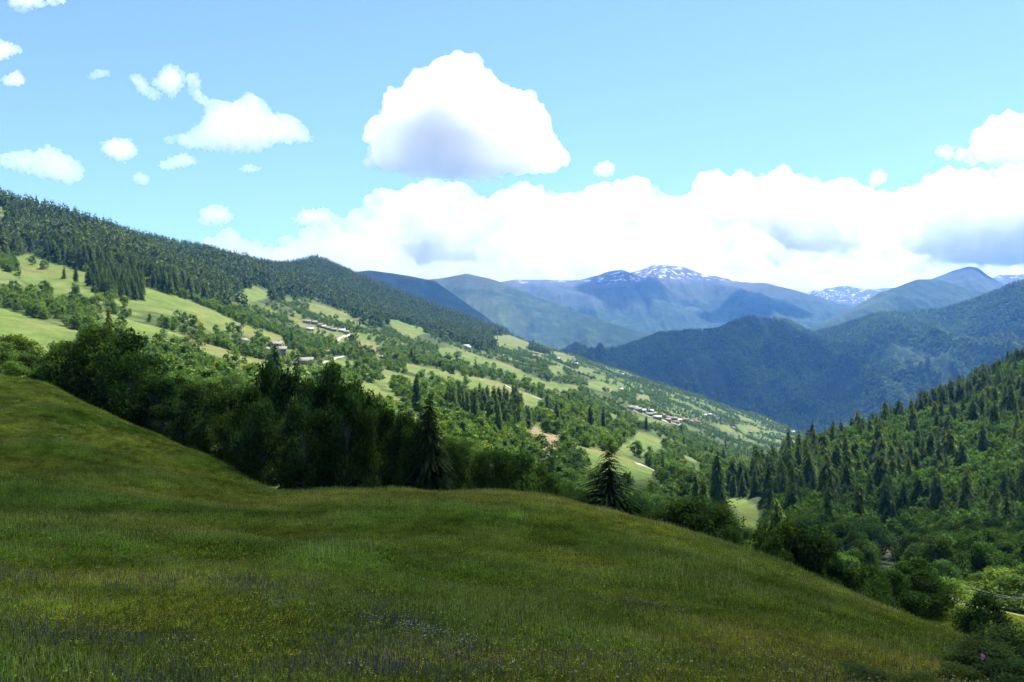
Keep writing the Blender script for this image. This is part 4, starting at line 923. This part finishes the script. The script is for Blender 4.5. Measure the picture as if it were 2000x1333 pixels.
for (x, t, yd, wp, lb, kd) in ((28, 650, 185, 80, 'large rounded tree at the left edge beyond the knoll', BR_NEAR), (10, 668, 175, 70, 'tree cut by the left edge, behind the large rounded one', BR_LIGHT), (52, 690, 165, 70, 'middle sized bushy tree right of the large rounded tree at the left edge', BR_NEAR), (30, 706, 150, 60, 'low light green bush in front of the left edge trees', BR_LIGHT), (70, 722, 140, 30, 'small dark bush just left of the dark tree belt', BUSH)):
    near_tree(x, t, yd, wp * 1.25, kd, 1, lb, 'broadleaf_tree', 'tree' if kd is not BUSH else 'shrub')
# shrubs close by in the lower right corner
SHRUB = Kind('near_shrub', [broadleaf(1, 1, 16000, 0.014, 400 + i, 40, 0.0, (0.050, 0.080, 0.026), stems=6) for i in range(2)], LEAF)
for i, (x, t, yd, wp, lb) in enumerate(((1990, 1222, 26, 200, 'big leafy shrub cut by the right edge of the picture'), (1930, 1258, 22, 170, 'leafy shrub left of the big one in the lower right corner'), (1985, 1290, 17, 190, 'shrub in the very corner at the lower right'), (1870, 1300, 18, 120, 'low shrub at the bottom edge beside the pink flower'), (1690, 1295, 15, 120, 'small dark bush at the bottom edge left of the corner shrubs'), (1800, 1318, 14, 120, 'lowest shrub at the bottom edge, between the small bush and the corner'))):
    near_tree(x, t, yd, wp * 1.2, SHRUB, i % 2, lb, 'shrub', 'shrub')

# ------------------------------------------------------------------ meadow: grass and flowers
def meadow_mat(name, trans):
    m = NM(name); a = m.n('Attribute', attribute_name='tint', attribute_type='INSTANCER')
    col = m.mix(1.0, m.attr('leaf'), a.outputs['Color'], 'MULTIPLY'); d = m.n('BsdfDiffuse'); t = m.n('BsdfTranslucent'); mx = m.n('MixShader'); mx.inputs[0].default_value = trans
    m.l(col, d.inputs[0]); m.l(col, t.inputs[0]); m.l(d.outputs[0], mx.inputs[1]); m.l(t.outputs[0], mx.inputs[2]); return m.surf(mx.outputs[0])
GRASS = meadow_mat('grass_blades', 0.3); PETAL = meadow_mat('petals', 0.25)
def blades(b, n, rad, hmin, hmax, wid, g, palette, lean=0.35):
    for i in range(n):
        a = g.uniform(0, 6.28); r = rad * math.sqrt(g.random()); p = np.array([math.cos(a) * r, math.sin(a) * r, -0.02]); hgt = g.uniform(hmin, hmax)
        d = g.normal(size=2) * lean * hgt * 0.6; fa = g.uniform(0, 6.28); sd = np.array([math.cos(fa), math.sin(fa), 0]) * wid
        m1 = p + np.array([d[0] * 0.35, d[1] * 0.35, hgt * 0.58]); tp = p + np.array([d[0], d[1], hgt])
        c = np.array(palette[g.integers(len(palette))]) * g.uniform(0.75, 1.3)
        b.quads(np.array([[p - sd, p + sd, m1 + sd * 0.8, m1 - sd * 0.8], [m1 - sd * 0.8, m1 + sd * 0.8, tp + sd * 0.15, tp - sd * 0.15]]), 0, c)
GP = [(0.090, 0.150, 0.012), (0.120, 0.165, 0.014), (0.140, 0.172, 0.016), (0.065, 0.122, 0.012), (0.145, 0.145, 0.026)]
def tuft(seed, n, rad, hmin, hmax, wid, seedheads=0):
    g = np.random.default_rng(seed); b = MB(); blades(b, n, rad, hmin, hmax, wid, g, GP)
    nl = int(n * 1.6); L = np.stack([g.normal(0, rad * 0.6, nl), g.normal(0, rad * 0.6, nl), g.uniform(0.25, 0.85, nl) * hmax], -1)
    cl = np.array(GP)[g.integers(0, 4, nl)] * g.uniform(0.6, 1.35, (nl, 1)); b.quads(leaf_quads(L, 0.017 + wid * 1.6, g, 1.0, 0.5), 0, cl)
    for i in range(seedheads):
        a = g.uniform(0, 6.28); r = rad * math.sqrt(g.random()); p = np.array([math.cos(a) * r, math.sin(a) * r, 0]); hgt = hmax * g.uniform(1.05, 1.75); t = p + np.array([g.normal() * 0.04, g.normal() * 0.04, hgt])
        sd = np.array([math.cos(a), math.sin(a), 0]) * 0.003; c = np.array([(0.18, 0.165, 0.045), (0.15, 0.125, 0.04), (0.20, 0.19, 0.07)][g.integers(3)])
        b.quads(np.array([[p - sd, p + sd, t + sd, t - sd], [t - sd * 3, t + sd * 3 - [0, 0, 0.02], t + [0, 0, 0.05], t - sd * 3 + [0, 0, 0.03]]]), 0, c)
    return b.mesh('grass_tuft', [GRASS])
def flower(kind, seed):
    g = np.random.default_rng(seed); b = MB(); st = np.array((0.07, 0.10, 0.02))
    for k in range({'yellow': 5, 'purple': 4, 'white': 4, 'umbel': 2, 'sorrel': 3, 'red': 2}[kind]):
        p = np.array([g.normal() * 0.08, g.normal() * 0.08, 0]); hg = g.uniform(0.17, 0.29); t = p + np.array([g.normal() * 0.03, g.normal() * 0.03, hg]); sd = np.array([0.003, 0.002, 0])
        b.quads(np.array([[p - sd, p + sd, t + sd, t - sd]]), 0, st)
        def puff(c, r, n, col, fl=1.0):
            L = c + unit(g.normal(size=(n, 3))) * r * np.array([1, 1, fl]); b.quads(leaf_quads(L, r * 0.95, g, 0.5), 0, np.array(col) * g.uniform(0.8, 1.25, (n, 1)))
        if kind == 'yellow':
            for q in range(2): puff(t - [0, 0, 0.03 * q], 0.009, 3, (0.38, 0.36, 0.045))
        elif kind == 'purple':
            for q in range(6): puff(t - [0, 0, 0.019 * q], 0.0085, 2, (0.080, 0.068, 0.155))
        elif kind == 'white': puff(t, 0.0075, 4, (0.55, 0.55, 0.49), 0.3)
        elif kind == 'red': puff(t, 0.010, 4, (0.40, 0.08, 0.05), 0.5)
        elif kind == 'umbel': puff(t, 0.015, 8, (0.34, 0.35, 0.22), 0.2)
        else:
            for q in range(6): puff(t - [0, 0, 0.025 * q], 0.009, 2, (0.22, 0.12, 0.06))
    return b.mesh(kind + '_flower', [PETAL])
NEARG = [tuft(500 + i, 34, 0.14, 0.06, 0.21, 0.0042, 2) for i in range(5)]
FARG = [tuft(520 + i, 46, 0.36, 0.08, 0.26, 0.012, 7) for i in range(4)]
def field(y0, y1, dens, umax=0.66):
    n = int(dens * umax * (y1 ** 2 - y0 ** 2)); y = np.sqrt(rng.uniform(y0 ** 2, y1 ** 2, n)); x = rng.uniform(-umax, umax, n) * y; return x, y
parts = []
for y0, y1, dn, lod in ((6.5, 14, 210, 0), (14, 26, 125, 0), (26, 42, 22, 1), (42, 75, 12, 1), (75, 150, 6, 1)):
    x, y = field(y0, y1, dn); z = ground(x, y); ok = seen(x, y, z + 0.5, 0.0015 if y0 > 40 else 0.02)
    if y1 > 100: ok &= (x / y < -0.28) | (x / y > 0.40)
    parts.append((x[ok], y[ok], z[ok], np.full(ok.sum(), lod)))
x, y, z, lod = [np.concatenate(q) for q in zip(*parts)]
qx, qy = proj(np.stack([x, y, z], -1))
na, nb, nc = fbm(x, y, 9, 3), fbm(x + 50, y, 2.6, 3), fbm(x - 70, y + 20, 28, 2)
right = np.clip((qx - 900) / 700, 0, 1)
hs = np.clip(0.95 + 0.8 * na + 0.7 * nb, 0.45, 1.7) * rng.uniform(0.8, 1.2, len(x))
green = np.clip(0.5 + 1.8 * na + 1.0 * nc, 0, 1)[:, None]
tint = (1 - green) * np.array([1.15, 1.08, 0.95]) + green * np.array([0.74, 1.0, 0.72]); tint = tint * np.array([1.13, 1.08, 1.05]) * np.clip(1 + 0.8 * nb[:, None], 0.45, 1.75) * np.clip(rng.normal(1, 0.45, (len(x), 1)), 0.4, 1.8) * (1 + right[:, None] * np.array([0.16, 0.02, 0.06]))
ix = np.where(lod == 0, rng.integers(0, 5, len(x)), 5 + rng.integers(0, 4, len(x)))
rt = np.stack([rng.normal(0, 0.08, len(x)), rng.normal(0, 0.08, len(x)), rng.uniform(0, 6.28, len(x))], -1)
o = scatter('meadow_grass', NEARG + FARG, np.stack([x, y, z], -1), rt, np.stack([np.where(lod == 0, 0.8, 1), np.where(lod == 0, 0.8, 1), hs * np.where(lod == 0, 0.66, 0.85)], -1), ix, tint)
tag(o, kind='stuff'); o['label'] = 'long meadow grass covering the shaded foreground hill'
# flowers
FM = [flower(k, 600 + i) for i, k in enumerate(('yellow', 'yellow', 'purple', 'purple', 'white', 'umbel', 'sorrel', 'red'))]
pts = []; kinds = []
for y0, y1, dn in ((6.5, 16, 60), (16, 32, 34), (32, 75, 12), (75, 125, 3.0)):
    x, y = field(y0, y1, dn); z = ground(x, y); ok = seen(x, y, z + 0.5, 0.001 if y0 > 40 else 0.02)
    if y1 > 100: ok &= (x / y < -0.28)
    x, y, z = x[ok], y[ok], z[ok]; qx, qy = proj(np.stack([x, y, z], -1)); na = fbm(x + 5, y, 4, 3); nb = fbm(x - 9, y + 3, 7, 3); nc = fbm(x, y + 40, 12, 2)
    right = np.clip((qx - 450) / 550, 0, 1); low = np.clip((qy - 1040) / 160, 0, 1)
    wt = np.stack([0.36 * np.clip(0.7 + 1.4 * nb, 0.05, 2) * (1 - 0.35 * right), 0 * na, np.clip(0.35 + 3.0 * na, 0, 2) * low * (1 - 0.97 * right) * 2.4, 0 * na, 0.006 + 0.004 * right + 0.03 * np.clip(nc - 0.1, 0, 1), 0.006 + 0.035 * right * np.clip(0.5 + 2 * na, 0, 1), 0.06 + 0.25 * np.clip(nb + right * 0.3, 0, 1), 0.010 * low, 0.6 - 0.15 * low], -1)
    wt[:, 1] = wt[:, 0]; wt[:, 3] = wt[:, 2]; wt[:, [0, 1, 2, 3]] *= 0.5
    cum = np.cumsum(wt / wt.sum(1, keepdims=True), 1); k = (rng.random(len(x))[:, None] > cum).sum(1); ok = k < 8
    pts.append(np.stack([x, y, z], -1)[ok]); kinds.append(k[ok])
# white trails of daisies
tr_ = np.array([hit(a, b) for a, b in ((262, 1068), (290, 1080), (340, 1108), (380, 1130), (420, 1150), (500, 1186), (640, 1215), (780, 1240), (820, 1250), (900, 1272), (1010, 1298), (1090, 1318))])
s = np.interp(rng.random(420) ** 0.8, np.linspace(0, 1, len(tr_)), np.arange(len(tr_))); i0 = np.minimum(s.astype(int), len(tr_) - 2); f = (s - i0)[:, None]
q = tr_[i0] * (1 - f) + tr_[i0 + 1] * f; q[:, :2] += rng.normal(0, 0.10, (420, 2)) * (q[:, 1:2] / 16); ok = fbm(q[:, 0], q[:, 1], 1.4, 2) > -0.02; q = q[ok]; q[:, 2] = ground(q[:, 0], q[:, 1]); pts.append(q); kinds.append(np.full(len(q), 4))
x, y = field(70, 118, 2.0); z = ground(x, y); qx, qy = proj(np.stack([x, y, z], -1)); ok = inpoly(qx, qy, [(0, 775), (60, 765), (130, 785), (150, 830), (80, 850), (0, 830)]); pts.append(np.stack([x, y, z], -1)[ok]); kinds.append(np.full(ok.sum(), 5))
x, y = field(40, 70, 9.0); z = ground(x, y); qx, qy = proj(np.stack([x, y, z], -1)); ok = inpoly(qx, qy, [(1330, 1036), (1450, 1080), (1560, 1124), (1660, 1168), (1760, 1204), (1760, 1218), (1650, 1188), (1550, 1145), (1440, 1100), (1330, 1056)]); pts.append(np.stack([x, y, z], -1)[ok]); kinds.append(np.full(ok.sum(), 5))
pts = np.concatenate(pts); kinds = np.concatenate(kinds); n = len(pts)
o = scatter('meadow_flowers', FM, pts, np.stack([rng.normal(0, 0.1, n), rng.normal(0, 0.1, n), rng.uniform(0, 6.28, n)], -1), np.ones((n, 3)) * 0.78 * np.clip(rng.normal(1.0, 0.15, n) * (1 + pts[:, 1] * 0.004), 0.5, 2)[:, None], kinds, np.ones((n, 3)) * rng.uniform(0.75, 1.2, (n, 1)))
tag(o, kind='stuff'); o['label'] = 'yellow, violet and white wild flowers scattered through the meadow grass'

# the one pink flower close to the camera, lower right
e = bpy.data.objects.new('pink_flower', None); COL.objects.link(e); Yf = 4.0; hd = P(1919, 1283, Yf); gz = float(ground(np.array([hd[0] + 0.12]), np.array([Yf]))[0]); e.location = (hd[0] + 0.12, Yf, gz)
tag(e, 'single pink flower head on a slanting stem before the dark shrubs at the lower right', 'flower')
b = MB(); t = np.array([-0.12, 0, hd[2] - gz]); b.tube([(0, 0, 0), (0.01, 0, t[2] * 0.55), t + [0.03, 0, -0.04], t], [0.003, 0.0026, 0.0022, 0.002], 0, (0.06, 0.09, 0.03), 6); st = b.mesh('stem', [LEAF]); ob('stem', st, e)
g = np.random.default_rng(9); b = MB(); n = 60; d = unit(g.normal(size=(n, 3))); L = t + d * 0.008 * np.array([0.8, 0.8, 1.3]); b.quads(leaf_quads(L, 0.0045, g, 0.2), 0, np.array((0.42, 0.18, 0.46)) * g.uniform(0.75, 1.25, (n, 1))); ob('petals', b.mesh('petals', [foliage_mat('pink_petals', 0.3, False)]), e)
